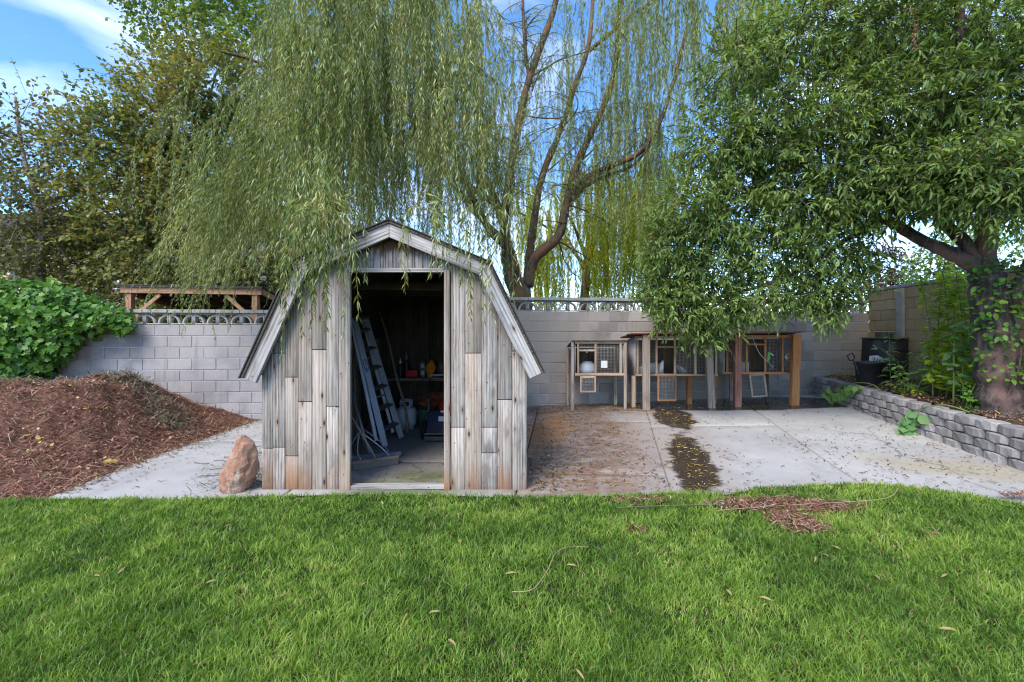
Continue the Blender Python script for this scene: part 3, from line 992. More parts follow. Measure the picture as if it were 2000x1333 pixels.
# step ladder leaning on the left side
def ladder():
    b0 = Vector((PX(752, 5.86), 5.86, 0)); b1 = Vector((PX(784, 6.37), 6.37, 0))
    t0 = P(692, 622, 6.15); t1 = P(713, 618, 6.55)
    b0.z = gz(b0.x, b0.y) + .01; b1.z = gz(b1.x, b1.y) + .01
    L = thing('step_ladder', (b0 + b1) / 2, 'folded aluminium step ladder leaning inside the shed', 'ladder')
    face = (t0 - b0).cross(b1 - b0)
    if face.x < 0: face = -face
    ra = board('rail', b0, t0, .075, .028, M['alu'], L, face=Vector((.55, -.83, .2)))
    rb = board('rail', b1, t1, .075, .028, M['alu'], L, face=Vector((.55, -.83, .2)))
    off = Vector((-.10, .03, -.02))
    board('rear_rail', b0 + off + (t0 - b0) * .05, t0 + off * .5, .045, .022, M['alu'], L, face=Vector((.55, -.83, .2)))
    board('rear_rail', b1 + off + (t1 - b1) * .05, t1 + off * .5, .045, .022, M['alu'], L, face=Vector((.55, -.83, .2)))
    for k in range(6):
        f = .12 + k * .155
        p, q = b0.lerp(t0, f), b1.lerp(t1, f)
        d = (q - p).normalized()
        board('tread', p + d * .02, q - d * .02, .078, .026, M['tread'], L, face=(0.25, -.15, 1))
    for k in (1, 3):
        f = .2 + k * .155
        p, q = b0.lerp(t0, f) + off * .8, b1.lerp(t1, f) + off * .8
        board('rear_bar', p, q, .025, .018, M['alu'], L, face=(0.2, -.2, 1))
    board('top_cap', t0 - (t1 - t0) * .06, t1 + (t1 - t0) * .06, .12, .05, M['tread'], L, face=(0.2, -.1, 1))
    # blue oval maker's sticker on the rail, with a pale wordmark bar
    m = b0.lerp(t0, .62); nrm = Vector((.55, -.83, .2)).normalized()
    zax = (t0 - b0).normalized(); nrm = (nrm - zax * nrm.dot(zax)).normalized(); xax = nrm.cross(zax)
    b = MB(); n_ = 18
    V = [tuple(zax * (.085 * math.cos(k / n_ * 6.283)) + xax * (.03 * math.sin(k / n_ * 6.283)) + nrm * .0155) for k in range(n_)] + [tuple(nrm * .0155)]
    b.raw(V, None, [(n_, k, (k + 1) % n_) for k in range(n_)])
    st = put('sticker', b.mesh('sticker'), M['blue'], ra, Matrix.Translation(m))
    b = MB()
    V = [tuple(zax * (.068 * math.cos(k / n_ * 6.283)) + xax * (.021 * math.sin(k / n_ * 6.283)) + nrm * .017) for k in range(n_)] + [tuple(nrm * .017)]
    b.raw(V, None, [(n_, k, (k + 1) % n_) for k in range(n_)])
    put('sticker_ring', b.mesh('sticker_ring'), M['white'], ra, Matrix.Translation(m))
    b = MB()
    for k in range(6):
        c_ = zax * (-.045 + k * .018) + nrm * .018
        b.raw([tuple(c_ + zax * a * .0055 + xax * e_ * .012) for a, e_ in ((-1, -1), (1, -1), (1, 1), (-1, 1))], [(0, 1, 2, 3)])
    put('sticker_lettering', b.mesh('sticker_lettering'), M['blue'], ra, Matrix.Translation(m))
ladder()

def broom(name, label, head_c, head_d, head_l, top, hmat, handmat, wd=.07, ht=.06, hr=.013):
    head_c = Vector(head_c); top = Vector(top); hd = Vector(head_d).normalized()
    T = thing(name, (head_c.x, head_c.y, gz(head_c.x, head_c.y)), label, 'broom')
    zr = gz(head_c.x, head_c.y)
    c = Vector((head_c.x, head_c.y, zr + ht + .022))
    board('head', c - hd * head_l / 2, c + hd * head_l / 2, wd, .04, hmat, T, face=(0, 0, 1))
    board('bristle_block', c - hd * head_l / 2 * .98 + Vector((0, 0, -.02 - ht / 2)), c + hd * head_l / 2 * .98 + Vector((0, 0, -.02 - ht / 2)), wd * .8, ht, M['bristle'], T, face=(0, 0, 1))
    b = MB(); b.tube([c + Vector((0, 0, .02)), top], hr, 8)
    put('handle', b.mesh('handle', True), handmat, T)
    a = (top - c).normalized()
    j = c + a * .34
    b = MB()
    for s in (-1, 1):
        b.tube(smooth_path([c + hd * s * head_l * .3 + Vector((0, 0, .02)), c + hd * s * head_l * .26 + a * .13, j + hd * s * .015], 4), .006, 6)
    put('brace', b.mesh('brace', True), M['alu'], T)
    return T
broom('push_broom', 'push broom with pale head and metal brace lying in the shed doorway', (PX(733, 4.98), 4.98, 0), (.92, .55, 0), .50, P(686, 812, 5.15), M['pole_wood'], M['pole_wood'])
broom('push_broom', 'blue grey push broom behind the pale-headed one on the shed floor', (PX(722, 5.25), 5.25, 0), (.97, .40, 0), .70, P(684, 752, 5.7), M['bluegrey'], M['bluegrey'], wd=.05, ht=.03)
def pole(name, label, cat, pts, r, mat, sides=7):
    pts = [Vector(p) for p in pts]
    b = MB(); b.tube([p - pts[0] for p in smooth_path(pts, 4)], r, sides)
    return tag(put(name, b.mesh(name, True), mat, None, pts[0]), label, cat)
bx_, by_ = PX(797, 6.75), 6.75
bp = [Vector((bx_, by_, gz(bx_, by_))), P(790, 790, 6.8), P(775, 740, 6.9), P(757, 660, 7.1), P(738, 600, 7.3)]
pole('wooden_pole', 'long crooked wooden pole standing between the ladder and the gas tank', 'pole', bp, [.024, .022, .022, .02, .02, .02, .02, .019, .019, .018, .018, .017, .016, .016, .015, .015, .014], M['pole_wood'])
for (a, ya), (b_, yb, Yb_), lab in (((700, 5.6), (690, 700, 6.2), 'thin brown tool handle leaning against the shed side behind the ladder'),
                                 ((712, 5.9), (688, 760, 6.1), 'short grey tool handle leaning low beside the ladder foot')):
    x = PX(a, ya)
    pole('tool_handle', lab, 'handle', [Vector((x, ya, gz(x, ya))), Vector((x, ya, 0)).lerp(P(b_, yb, Yb_), .5) + Vector((0, 0, .02)), P(b_, yb, Yb_)], .013, M['pole_wood'])
# propane tank
def tank():
    x, y = PX(794, 7.05), 7.05; z = gz(x, y)
    T = thing('gas_tank', (x, y, z), 'white propane gas tank standing on the shed floor', 'gas tank')
    put('body', lathe([(.0, .035), (.10, .035), (.145, .07), (.155, .12), (.155, .26), (.14, .31), (.09, .345), (.0, .352)], 24), M['tank'], T, (x, y, z))
    put('foot_ring', lathe([(.105, .0), (.115, .0), (.115, .05), (.105, .05)], 24), M['tank'], T, (x, y, z))
    b = MB()
    n_ = 20
    for k in range(n_):
        a0, a1 = k / n_ * 6.283, (k + 1) / n_ * 6.283
        if 2 < k < 7: rows_ = [(.34, .36), (.42, .445)]
        elif 10 < k < 17: rows_ = [(.34, .36), (.425, .445)]
        else: rows_ = [(.34, .445)]
        for z0, z1 in rows_:
            V = [(r_ * math.cos(a), r_ * math.sin(a), zz) for r_ in (.098, .102) for a in (a0, a1) for zz in (z0, z1)]
            b.raw(V, [(0, 1, 3, 2), (4, 6, 7, 5), (1, 5, 7, 3), (0, 2, 6, 4), (0, 4, 5, 1), (2, 3, 7, 6)])
    put('collar', b.mesh('collar'), M['tank'], T, (x, y, z))
    b = MB(); b.tube([(0, 0, .34), (0, 0, .40)], .022, 8); b.tube([(0, 0, .385), (-.05, -.03, .385)], .014, 8)
    put('valve', b.mesh('valve'), M['steel'], T, (x, y, z))
tank()
# work bench
BZ = P(0, 740, 7.45).z
bench = thing('work_bench', (-.9, 7.5, 0), 'narrow wooden work bench along the back of the shed', 'bench')
block('bench_top', (-.98, 7.56, BZ), (2.1, .56, .04), M['pole_wood'], bench, e=.003)
for x in (-1.95, -.1):
    for y in (7.34, 7.78):
        block('leg', (x, y, BZ / 2 - .03), (.06, .06, BZ + .02), M['inner_wood'], bench)
top = BZ + .02
def bottle(name, label, px, Y, prof, mat, capmat=None, cap=None, cat='bottle'):
    x = PX(px, Y)
    T = thing(name, (x, Y, top), label, cat)
    put('body', lathe(prof, 16), mat, T, (x, Y, top))
    if cap: put('cap', lathe(cap, 12), capmat, T, (x, Y, top))
    return T
bottle('spray_bottle', 'dark plastic bottle on the bench beside the red box', 782, 7.5, [(0, 0), (.04, 0), (.042, .02), (.042, .15), (.018, .2), (.016, .22), (0, .22)], M['black'], M['white'], [(0, .22), (.02, .22), (.02, .26), (.006, .27), (.006, .31), (0, .31)])
bottle('spray_bottle', 'taller dark bottle with long nozzle on the bench', 794, 7.6, [(0, 0), (.045, 0), (.047, .02), (.047, .2), (.018, .26), (.016, .28), (0, .28)], M['black'], M['greyplastic'], [(0, .28), (.022, .28), (.02, .33), (.008, .34), (.008, .40), (0, .40)])
x = PX(826, 7.45); T = thing('carton', (x, 7.45, top), 'tall navy carton with pale printed panels on the bench', 'carton')
block('box', (x, 7.45, top + .135), (.085, .06, .27), M['navy'], T, e=.003)
block('printed_panel', (x, 7.418, top + .19), (.055, .003, .07), M['greyplastic'], T, e=.0005)
block('printed_panel', (x, 7.418, top + .075), (.055, .003, .07), M['greyplastic'], T, e=.0005)
x = PX(843, 7.42); T = thing('orange_jug', (x, 7.42, top), 'bright orange plastic jug with pointed hood on the bench', 'jug')
b = MB()
prof = [(-.02, 0, .05), (-.02, .08, .05), (-.02, .13, .085), (-.01, .17, .085), (.0, .25, .035), (0, .29, .012)]
V, Q = [], []
for (cx, z, w) in prof:
    V += [(cx - w, -.045, z), (cx + w, -.045, z), (cx + w, .045, z), (cx - w, .045, z)]
for k in range(len(prof) - 1):
    for s_ in range(4):
        Q.append((k * 4 + s_, k * 4 + (s_ + 1) % 4, k * 4 + 4 + (s_ + 1) % 4, k * 4 + 4 + s_))
b.raw(V, Q + [(3, 2, 1, 0), (20, 21, 22, 23)])
put('hood', b.mesh('hood'), M['orange'], T, (x, 7.42, top))
bottle('canister', 'dull olive metal canister at the bench end', 862, 7.5, [(0, 0), (.075, 0), (.075, .22), (.05, .26), (.02, .265), (.02, .29), (0, .29)], plain('olive_tin', (.12, .115, .075), .5, .4, .3), cat='canister')
x = PX(856, 7.36); T = thing('tray', (x, 7.36, top), 'shallow white plastic tray at the bench front', 'tray')
b = MB(); b.box((0, 0, .005), (.11, .07, .005))
for s_ in (-1, 1):
    b.box((s_ * .108, 0, .028), (.006, .074, .026)); b.box((0, s_ * .07, .028), (.102, .005, .025))
put('pan', b.mesh('pan'), M['white'], T, (x, 7.36, top))
x = PX(806, 7.6); T = thing('red_box', (x, 7.6, top), 'low red box on the bench behind the bottles', 'box')
block('case', (x, 7.6, top + .05), (.20, .16, .10), M['red'], T, e=.008); block('lid', (x, 7.6, top + .107), (.205, .165, .012), M['red'], T, e=.003)
# yard machine: navy housing, red engine cover, wheels, folding handle
def machine():
    x0 = PX(832, 6.25); y = 6.25; z = gz(x0, y)
    T = thing('garden_machine', (x0 + .28, y, z), 'navy garden machine with red engine cover and wheels beside the doorway', 'machine')
    block('deck', (x0 + .27, y + .10, z + .05), (.56, .45, .07), M['steel'], T, e=.01)
    b = MB()
    V = [(-.26, -.20, .0), (.26, -.20, .0), (.26, .2, 0), (-.26, .2, 0), (-.25, -.17, .27), (.25, -.17, .27), (.25, .2, .27), (-.25, .2, .27)]
    b.raw(V, [(0, 1, 5, 4), (1, 2, 6, 5), (2, 3, 7, 6), (3, 0, 4, 7), (4, 5, 6, 7)])
    h = put('housing', b.mesh('housing'), M['navy'], T, (x0 + .29, y + .08, z + .12))
    block('outlet', (x0 + .30, y - .118, z + .165), (.17, .02, .07), M['black'], h)
    block('warning_label', (x0 + .27, y - .103, z + .31), (.17, .003, .065), M['paper'], h, Matrix.Rotation(R(-6), 4, 'X'), e=.0005)
    block('front_lip', (x0 + .28, y - .13, z + .115), (.55, .03, .015), M['pole_wood'], T)
    block('bumper', (x0 + .28, y - .10, z + .05), (.56, .03, .07), M['black'], T)
    put('engine_cover', lathe([(0, .16), (.10, .155), (.17, .12), (.19, .05), (.19, 0), (0, 0)], 18), M['red'], T, Matrix.Translation(Vector((x0 + .35, y + .10, z + .39))))
    block('decal', (x0 + .27, y - .085, z + .405), (.12, .02, .025), M['white'], T)
    for xx in (x0 - .03, x0 + .60):
        w = put('wheel', lathe([(.0, -.03), (.075, -.03), (.08, -.035), (.125, -.03), (.125, .03), (.08, .035), (.075, .03), (0, .03)], 20), M['rubber'], T, Matrix.Translation(Vector((xx, y + .06, z + .125))) @ Matrix.Rotation(R(90), 4, 'Y'))
        put('hub', lathe([(0, -.038), (.045, -.038), (.045, .038), (0, .038)], 12), M['greyplastic'], w, Matrix.Translation(Vector((xx, y + .06, z + .125))) @ Matrix.Rotation(R(90), 4, 'Y'))
    b = MB()
    for xx in (x0 - .01, x0 + .5):
        b.tube(smooth_path([(xx, y + .2, z + .15), (xx, y + .28, z + .55), (xx + .03, y + .1, z + .78), (xx + .1, y - .02, z + .86)], 5), .012, 8)
    b.tube([(x0 + .09, y - .02, z + .86), (x0 + .6, y - .02, z + .86)], .012, 8)
    put('handle', b.mesh('handle', True), M['steel'], T)
machine()
# crumpled rust-red tarp and green tub under the bench
x, y = PX(851, 7.0), 7.0
T = thing('green_tub', (x - .1, y + .1, gz(x, y)), 'green plastic tub under the work bench', 'tub')
put('body', lathe([(0, .01), (.13, .0), (.15, .02), (.175, .28), (.185, .29), (.175, .30), (.16, .285), (.14, .05), (0, .05)], 18), M['greentub'], T, (x - .12, y + .1, gz(x, y)))
put('handle', lathe([(.178, .235), (.19, .235), (.19, .255), (.178, .255)], 18), M['greentub'], T, (x - .12, y + .1, gz(x, y)))
bm = bmesh.new(); bmesh.ops.create_icosphere(bm, subdivisions=4, radius=1)
from mathutils import noise as mnoise
for v in bm.verts:
    n_ = mnoise.fractal(v.co * 2.2, .9, 2.0, 4) * .35
    v.co = Vector((v.co.x * .24 * (1 + n_), v.co.y * .17 * (1 + n_), v.co.z * .13 * (1 + n_ * 1.3)))
me = bpy.data.meshes.new('tarp'); bm.to_mesh(me); bm.free()
tag(put('crumpled_tarp', me, M['tarp'], None, (x - .02, y + .1, gz(x, y) + .42)), 'crumpled rust red tarp on the green tub in the shed', 'tarp')

# ================================================================== hutches
def wire_panel(x0, x1, z0, z1, y, parent, step=.026):
    b = MB(); w = .0014
    for x in np.arange(x0 + step / 2, x1, step): b.box((x, 0, (z0 + z1) / 2), (w, w, (z1 - z0) / 2))
    for z in np.arange(z0 + step / 2, z1, step): b.box(((x0 + x1) / 2, .002, z), ((x1 - x0) / 2, w, w))
    me = b.mesh('wire_mesh')
    return put('wire_mesh', me, M['wire'], parent, (0, y, 0))

def hang_door(px0, px1, py0, py1, Y, parent, mat, tilt=0.0, name='hatch_door'):
    a, d = P(px0, py0, Y), P(px1, py1, Y)
    w = .030
    top_l, top_r = Vector((a.x, Y, a.z)), Vector((d.x, Y, a.z + tilt * .3))
    bot_l, bot_r = Vector((a.x + tilt, Y, d.z)), Vector((d.x + tilt, Y, d.z + tilt * .3))
    f = board(name, top_l + Vector((w / 2, 0, 0)), bot_l + Vector((w / 2, 0, 0)), w, .018, mat, parent)
    board('door_stile', top_r - Vector((w / 2, 0, 0)), bot_r - Vector((w / 2, 0, 0)), w, .018, mat, f)
    board('door_rail', top_l + Vector((w, -.001, -w / 2)), top_r + Vector((-w, -.001, -w / 2)), w, .017, mat, f)
    board('door_rail', bot_l + Vector((w, -.001, w / 2)), bot_r + Vector((-w, -.001, w / 2)), w, .017, mat, f)
    wire_panel(min(top_l.x, bot_l.x) + w, max(top_r.x, bot_r.x) - w, bot_l.z + w, top_l.z - w, Y, f)
    return f

def hutch(label, px0, px1, Yf, depth, z0, z1, z1b, stiles, mat, side_mat, wired, crossrails, legs):
    x0, x1 = PX(px0, Yf), PX(px1, Yf)
    Yb = Yf + depth
    T = thing('rabbit_hutch', ((x0 + x1) / 2, Yf + depth / 2, g((x0 + x1) / 2, Yf)), label, 'hutch', 'rabbit hutches along the block wall')
    w = .042
    # frame of the front
    board('rail', (x0, Yf, z1 - w / 2), (x1, Yf, z1 - w / 2), w, .03, mat, T)
    board('rail', (x0, Yf, z0 + w / 2), (x1, Yf, z0 + w / 2), w, .034, mat, T)
    xs_ = [PX(s, Yf) for s in stiles]
    for x in xs_:
        board('stile', (x, Yf - .002, z0 + w), (x, Yf - .002, z1 - w), .036, .03, mat, T)
    for i0, i1, py in crossrails:
        z = P(0, py, Yf).z
        board('cross_rail', (xs_[i0] + .018, Yf, z), (xs_[i1] - .018, Yf, z), .03, .026, mat, T)
        block('latch', ((xs_[i0] + xs_[i1]) / 2, Yf - .022, z - .01), (.018, .014, .07), M['post_wood'], T)
    for i0, i1, za, zb_ in wired:
        wire_panel(xs_[i0], xs_[i1], za, zb_, Yf + .016, T)
    # sides, back, floor
    def sidep(x):
        b = MB()
        t_ = .012
        V = [(x - t_ / 2, Yf + .017, z0), (x - t_ / 2, Yb, z0), (x - t_ / 2, Yb, z1b), (x - t_ / 2, Yf + .017, z1)]
        V += [(v[0] + t_, v[1], v[2]) for v in V]
        b.raw(V, [(0, 1, 2, 3), (7, 6, 5, 4), (0, 4, 5, 1), (1, 5, 6, 2), (2, 6, 7, 3), (3, 7, 4, 0)])
        put('side_panel', b.mesh('side_panel'), side_mat, T)
    sidep(x0 + .006); sidep(x1 - .006)
    nb = max(3, int((x1 - x0) / .14))
    for k in range(nb):
        xx = x0 + .015 + (x1 - x0 - .03) * (k + .5) / nb
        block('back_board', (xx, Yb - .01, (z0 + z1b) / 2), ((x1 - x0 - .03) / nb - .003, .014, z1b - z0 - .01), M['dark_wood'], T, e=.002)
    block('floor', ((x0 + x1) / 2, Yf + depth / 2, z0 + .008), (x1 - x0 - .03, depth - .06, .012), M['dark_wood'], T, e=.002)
    for lx, ly, lw, lm, ztop in legs:
        X, Yl = PX(lx, ly), ly
        zb = g(X, Yl) - .006
        board('leg', (X, Yl, zb), (X, Yl, ztop), lw, lw * .8, lm, T)
    return T, x0, x1, xs_

def roof_sheet(T, x0, x1, yf, yb, zf, zb, th=.014, mat=None, name='roof'):
    b = MB()
    V = [(x0, yf, zf), (x1, yf, zf), (x1, yb, zb), (x0, yb, zb)]
    V = V + [(v[0], v[1], v[2] + th) for v in V]
    b.raw(V, [(3, 2, 1, 0), (4, 5, 6, 7), (0, 1, 5, 4), (1, 2, 6, 5), (2, 3, 7, 6), (3, 0, 4, 7)])
    return put(name, b.mesh(name), mat or M['dark_wood'], T)

# first, small hutch
Yf = 8.38
z0, z1, z1b = P(0, 734, Yf).z, P(0, 667, Yf).z, 1.15
T, hx0, hx1, hs_ = hutch('small rabbit hutch on four legs with a fallen hatch and a white card', 1123, 1219, Yf, .62, z0, z1, z1b,
    [1129, 1163, 1212], M['hutch_wood'], M['ply'],
    [(1, 2, z0 + .04, z1 - .04), (0, 1, P(0, 684, Yf).z, z1 - .04)], [(0, 1, 685)],
    [(1118, 8.37, .055, M['post_wood'], z1), (1108, 8.98, .05, M['post_wood'], z1b), (1221, 8.37, .05, M['post_wood'], z1), (1202, 8.98, .06, M['hutch_wood'], z1b)])
roof_sheet(T, hx0 - .07, hx1 + .06, Yf - .06, Yf + .66, z1 + .006, z1b + .01)
hang_door(1133, 1164, 735, 767, Yf - .01, T, M['hutch_wood'])
x = PX(1148, 8.62)
b = lathe([(0, .23), (.08, .22), (.14, .17), (.165, .08), (.17, 0), (0, 0)], 18)
tag(put('nest_box', b, M['greyplastic'], None, (x, 8.66, z0 + .016)), 'domed grey plastic shelter inside the small hutch', 'shelter')
x = PX(1180, Yf)
T = thing('card', (x, Yf - .02, P(0, 712, Yf).z - .06), 'white card hung on the wire of the small hutch', 'card')
block('sheet', (x, Yf - .002, P(0, 712, Yf).z), (.115, .003, .13), M['paper'], T, e=.0005)

# second hutch
Yf = 8.55
z0, z1, z1b = P(0, 735, Yf).z, P(0, 657, Yf).z, 1.30
T, hx0, hx1, hs_ = hutch('grey-sided wide rabbit hutch with a fallen orange hatch and white boxes', 1241, 1402, Yf, .60, z0, z1, z1b,
    [1245, 1282, 1318, 1358, 1398], M['hutch_wood'], M['ply'],
    [(0, 1, z0 + .04, z1 - .04), (2, 3, z0 + .04, z1 - .04), (3, 4, z0 + .04, z1 - .04)], [(1, 2, 678)],
    [(1237, 8.62, .07, M['hutch_wood'], z0), (1346, 8.85, .09, M['cedar'], z0), (1396, 8.85, .07, M['cedar'], z0), (1240, 9.1, .06, M['post_wood'], z0)])
hang_door(1284, 1321, 733, 784, Yf - .012, T, M['cedar'])
for px_, Y_, w_, h_, lab in ((1262, 8.9, .30, .22, 'white plastic nest box in the grey-sided hutch'), (1288, 8.82, .09, .26, 'tall white panel box beside the nest box in the hutch')):
    x = PX(px_, Y_)
    Tb = thing('nest_box', (x, Y_, z0 + .015), lab, 'box')
    b = MB()
    V = [(-w_ / 2, -.1, 0), (w_ / 2, -.1, 0), (w_ / 2, .1, 0), (-w_ / 2, .1, 0), (-w_ / 2, -.1, h_ * .62), (w_ / 2, -.1, h_), (w_ / 2, .1, h_), (-w_ / 2, .1, h_ * .62)]
    b.raw(V, [(3, 2, 1, 0), (0, 1, 5, 4), (1, 2, 6, 5), (2, 3, 7, 6), (3, 0, 4, 7), (4, 5, 6, 7)])
    put('shell', b.mesh('shell'), M['white'], Tb, (x, Y_, z0 + .015))
x = PX(1327, 8.75)
tag(put('feed_bowl', lathe([(0, .0), (.09, 0), (.12, .07), (.115, .075), (.085, .012), (0, .012)], 18), M['greyplastic'], None, Matrix.Translation(Vector((x, 8.75, z0 + .075))) @ Matrix.Rotation(R(35), 4, 'Y')), 'grey feed bowl tipped over in the hutch', 'bowl')

# third hutch
z0, z1, z1b = P(0, 731, Yf).z, P(0, 655, Yf).z, 1.32
T, hx2, hx3, hs_ = hutch('reddish wide rabbit hutch with a tilted fallen hatch and green tag', 1415, 1556, Yf, .62, z0, z1, z1b,
    [1420, 1458, 1494, 1528, 1551], M['cedar'], M['ply'],
    [(0, 1, z0 + .04, z1 - .04), (2, 3, z0 + .04, z1 - .04), (3, 4, z0 + .04, z1 - .04)], [(1, 2, 673)],
    [(1428, 9.1, .06, M['post_wood'], z0), (1498, 8.85, .05, M['dark_wood'], z0), (1548, 9.1, .06, M['post_wood'], z0)])
hang_door(1463, 1494, 732, 777, Yf - .012, T, M['hutch_wood'], tilt=.05)
x = PX(1451, 8.7); Tb = thing('nest_box', (x, 8.75, z0 + .015), 'pale blue grey box behind the red post in the hutch', 'box')
block('shell', (x - .02, 8.78, z0 + .105), (.26, .2, .18), M['greyplastic'], Tb, e=.01); block('lid', (x - .02, 8.78, z0 + .203), (.27, .21, .014), M['greyplastic'], Tb, e=.004)
x = PX(1503, Yf - .03); tz = P(0, 697, Yf).z
Tb = thing('tag', (x, Yf - .03, tz - .1), 'green plastic tag tied to the hutch wire', 'tag')
block('plate', (x, Yf - .004, tz), (.05, .004, .17), M['greentag'], Tb, Matrix.Rotation(R(6), 4, 'Y'), e=.001)
block('tie', (x + .06, Yf - .004, tz + .04), (.06, .004, .02), M['paper'], Tb, Matrix.Rotation(R(40), 4, 'Y'), e=.001)
x = PX(1537, Yf)
Tb = thing('ribbon', (x, Yf - .03, tz - .12), 'white ribbon scraps tied near the hutch end', 'ribbon')
for k, (dx, dz, an) in enumerate(((0, .06, 40), (-.02, 0, -30), (.02, .02, 80))):
    block('strip', (x + dx, Yf - .004 - k * .004, tz + dz - .03), (.012, .003, .09), M['paper'], Tb, Matrix.Rotation(R(an), 4, 'Y'), e=.0005)
cord = MB(); pts = smooth_path([P(1468, 655, 8.33), P(1483, 690, 8.3), P(1508, 715, 8.3), P(1509, 717, 8.3), P(1506, 720, 8.3)], 5)
cord.tube([p - pts[0] for p in pts], .006, 6)
tag(put('bent_wire', cord.mesh('bent_wire', True), M['wire'], None, pts[0]), 'bent pale wire hanging over the reddish hutch front', 'wire')
cord = MB(); pts = smooth_path([P(1421, 676, 8.34), P(1430, 692, 8.34), P(1438, 708, 8.36)], 5)
cord.tube([p - pts[0] for p in pts], .005, 6)
tag(put('bent_wire', cord.mesh('bent_wire', True), M['wire'], None, pts[0]), 'short thin wire hanging left of the red post', 'wire')

# shelter: four posts and one plank roof over the two wide hutches
sh = thing('hutch_shelter', (3.7, 8.4, .08), 'low plank roof on four posts over the two wide hutches', 'shelter')
for px_, Y_, w_, m_, lean in ((1262, 8.34, .125, 'post_wood', .0), (1386, 8.36, .125, 'post_wood', .03), (1440, 8.40, .12, 'redwood', .0), (1553, 8.42, .145, 'cedar', -.02)):
    x = PX(px_, Y_)
    board('post', (x + lean, Y_, g(x, Y_) - .008), (x - lean, Y_, P(0, 654, Y_).z), w_, .09, M[m_], sh, e=.006)
xa, xb = PX(1236, 8.22), PX(1572, 8.25)
zf, zb = P(0, 652, 8.22).z, 1.33
n_ = 5
for k in range(n_):
    ya, yb = 8.24 + k * .185, 8.24 + (k + 1) * .185 - .004
    fz = lambda y: zf + (zb - zf) * (y - 8.24) / .93
    b = MB()
    e_ = random.uniform(-.03, .03)
    V = [(xa + e_, ya, fz(ya)), (xb + e_, ya, fz(ya) + .03), (xb + e_, yb, fz(yb) + .03), (xa + e_, yb, fz(yb))]
    V += [(v[0], v[1], v[2] + .022) for v in V]
    b.raw(V, [(3, 2, 1, 0), (4, 5, 6, 7), (0, 1, 5, 4), (1, 2, 6, 5), (2, 3, 7, 6), (3, 0, 4, 7)])
    put('roof_plank', b.mesh('roof_plank'), M['dark_wood'] if k else M['redwood'], sh)

# ================================================================== garden bed things
def bz(x, y): return float(bed_z(np.array(x), np.array(y)))
x, y = PX(1697, 8.2), 8.2; z = bz(x, y) - .01
T = thing('black_pot', (x, y, z), 'large black plastic plant pot with a fork handle in it', 'pot')
put('body', lathe([(0, 0), (.175, 0), (.18, .02), (.205, .36), (.222, .365), (.225, .40), (.232, .405), (.232, .43), (.215, .435), (.20, .40), (.17, .06), (0, .05)], 26), M['black'], T, (x, y, z))
b = MB(); b.tube(smooth_path([(-.235, 0, .40), (-.26, -.06, .3), (-.25, -.1, .22)], 4), .006, 6)
put('handle', b.mesh('handle', True), M['steel'], T, (x, y, z))
# fork with D handle
a, c_ = Vector((x - .05, y, z + .05)), P(1666, 704, 8.2)
T = thing('garden_fork', a, 'black D-handled garden fork leaning in the plant pot', 'fork')
b = MB(); b.tube([a, c_], .014, 8); put('shaft', b.mesh('shaft', True), M['steel'], T)
ax = (c_ - a).normalized(); sd_ = Vector((ax.z, 0, -ax.x)).normalized()
b = MB(); b.tube([c_, c_ + ax * .03 + sd_ * .055, c_ + ax * .12 + sd_ * .05, c_ + ax * .12 - sd_ * .05, c_ + ax * .03 - sd_ * .055, c_], .013, 8)
put('grip', b.mesh('grip', True), M['black'], T)
b = MB()
for k in (-1, 0, 1): b.tube([a + sd_ * k * .04, a + sd_ * k * .045 - ax * .05], .006, 5)
put('tines', b.mesh('tines'), M['steel'], T)
# black compost bin
x, y = PX(1736, 8.9), 8.9; z = bz(x, y) - .02
T = thing('compost_bin', (x, y, z), 'square black plastic compost bin by the tan wall', 'bin')
b = MB(); w = .33
V = [(-w, -w * .9, 0), (w, -w * .9, 0), (w, w * .9, 0), (-w, w * .9, 0), (-w * .93, -w * .84, .78), (w * .93, -w * .84, .78), (w * .93, w * .84, .78), (-w * .93, w * .84, .78)]
b.raw(V, [(3, 2, 1, 0), (0, 1, 5, 4), (1, 2, 6, 5), (2, 3, 7, 6), (3, 0, 4, 7), (4, 5, 6, 7)])
put('body', b.mesh('body'), M['black'], T, (x, y, z))
block('lid', (x, y, z + .797), (w * 1.95, w * 1.8, .03), M['dark_wood'], T, e=.008)
for k in range(1, 4):
    block('rib', (x, y - w * (.9 - .015 * k) - .006, z + .19 * k), (w * 1.8, .014, .02), M['black'], T)
# white sheet with black marks on the bin
sx, sy_, sz_ = PX(1712, 8.52), 8.52, P(0, 705, 8.52).z
T = thing('white_sheet', (sx, sy_, sz_ - .1), 'white torn sheet with black painted marks against the compost bin', 'sheet')
b = MB()
V = [(-.14, 0, -.10), (.12, 0, -.10), (.13, 0, .045), (.02, 0, .10), (-.13, 0, .09)]
V = V + [(v[0], .004, v[2]) for v in V]
b.raw(V, [(5, 6, 1, 0), (6, 7, 2, 1), (7, 8, 3, 2), (8, 9, 4, 3), (9, 5, 0, 4)], [(0, 1, 2), (0, 2, 3), (0, 3, 4), (7, 6, 5), (8, 7, 5), (9, 8, 5)])
sheet = put('paper', b.mesh('paper'), M['paper'], T, (sx, sy_, sz_))
b = MB()
for pts_ in ([(-.09, .05), (-.04, .055), (-.06, -.05)], [(.0, -.05), (-.01, .0), (.02, .04)], [(.05, -.04), (.06, .02), (.08, -.02)]):
    b.tube([(q[0], -.003, q[1]) for q in pts_], .007, 5)
put('painted_mark', b.mesh('painted_mark'), M['black'], sheet, (sx, sy_, sz_))
x2, z2 = PX(1727, 8.85), z + .812
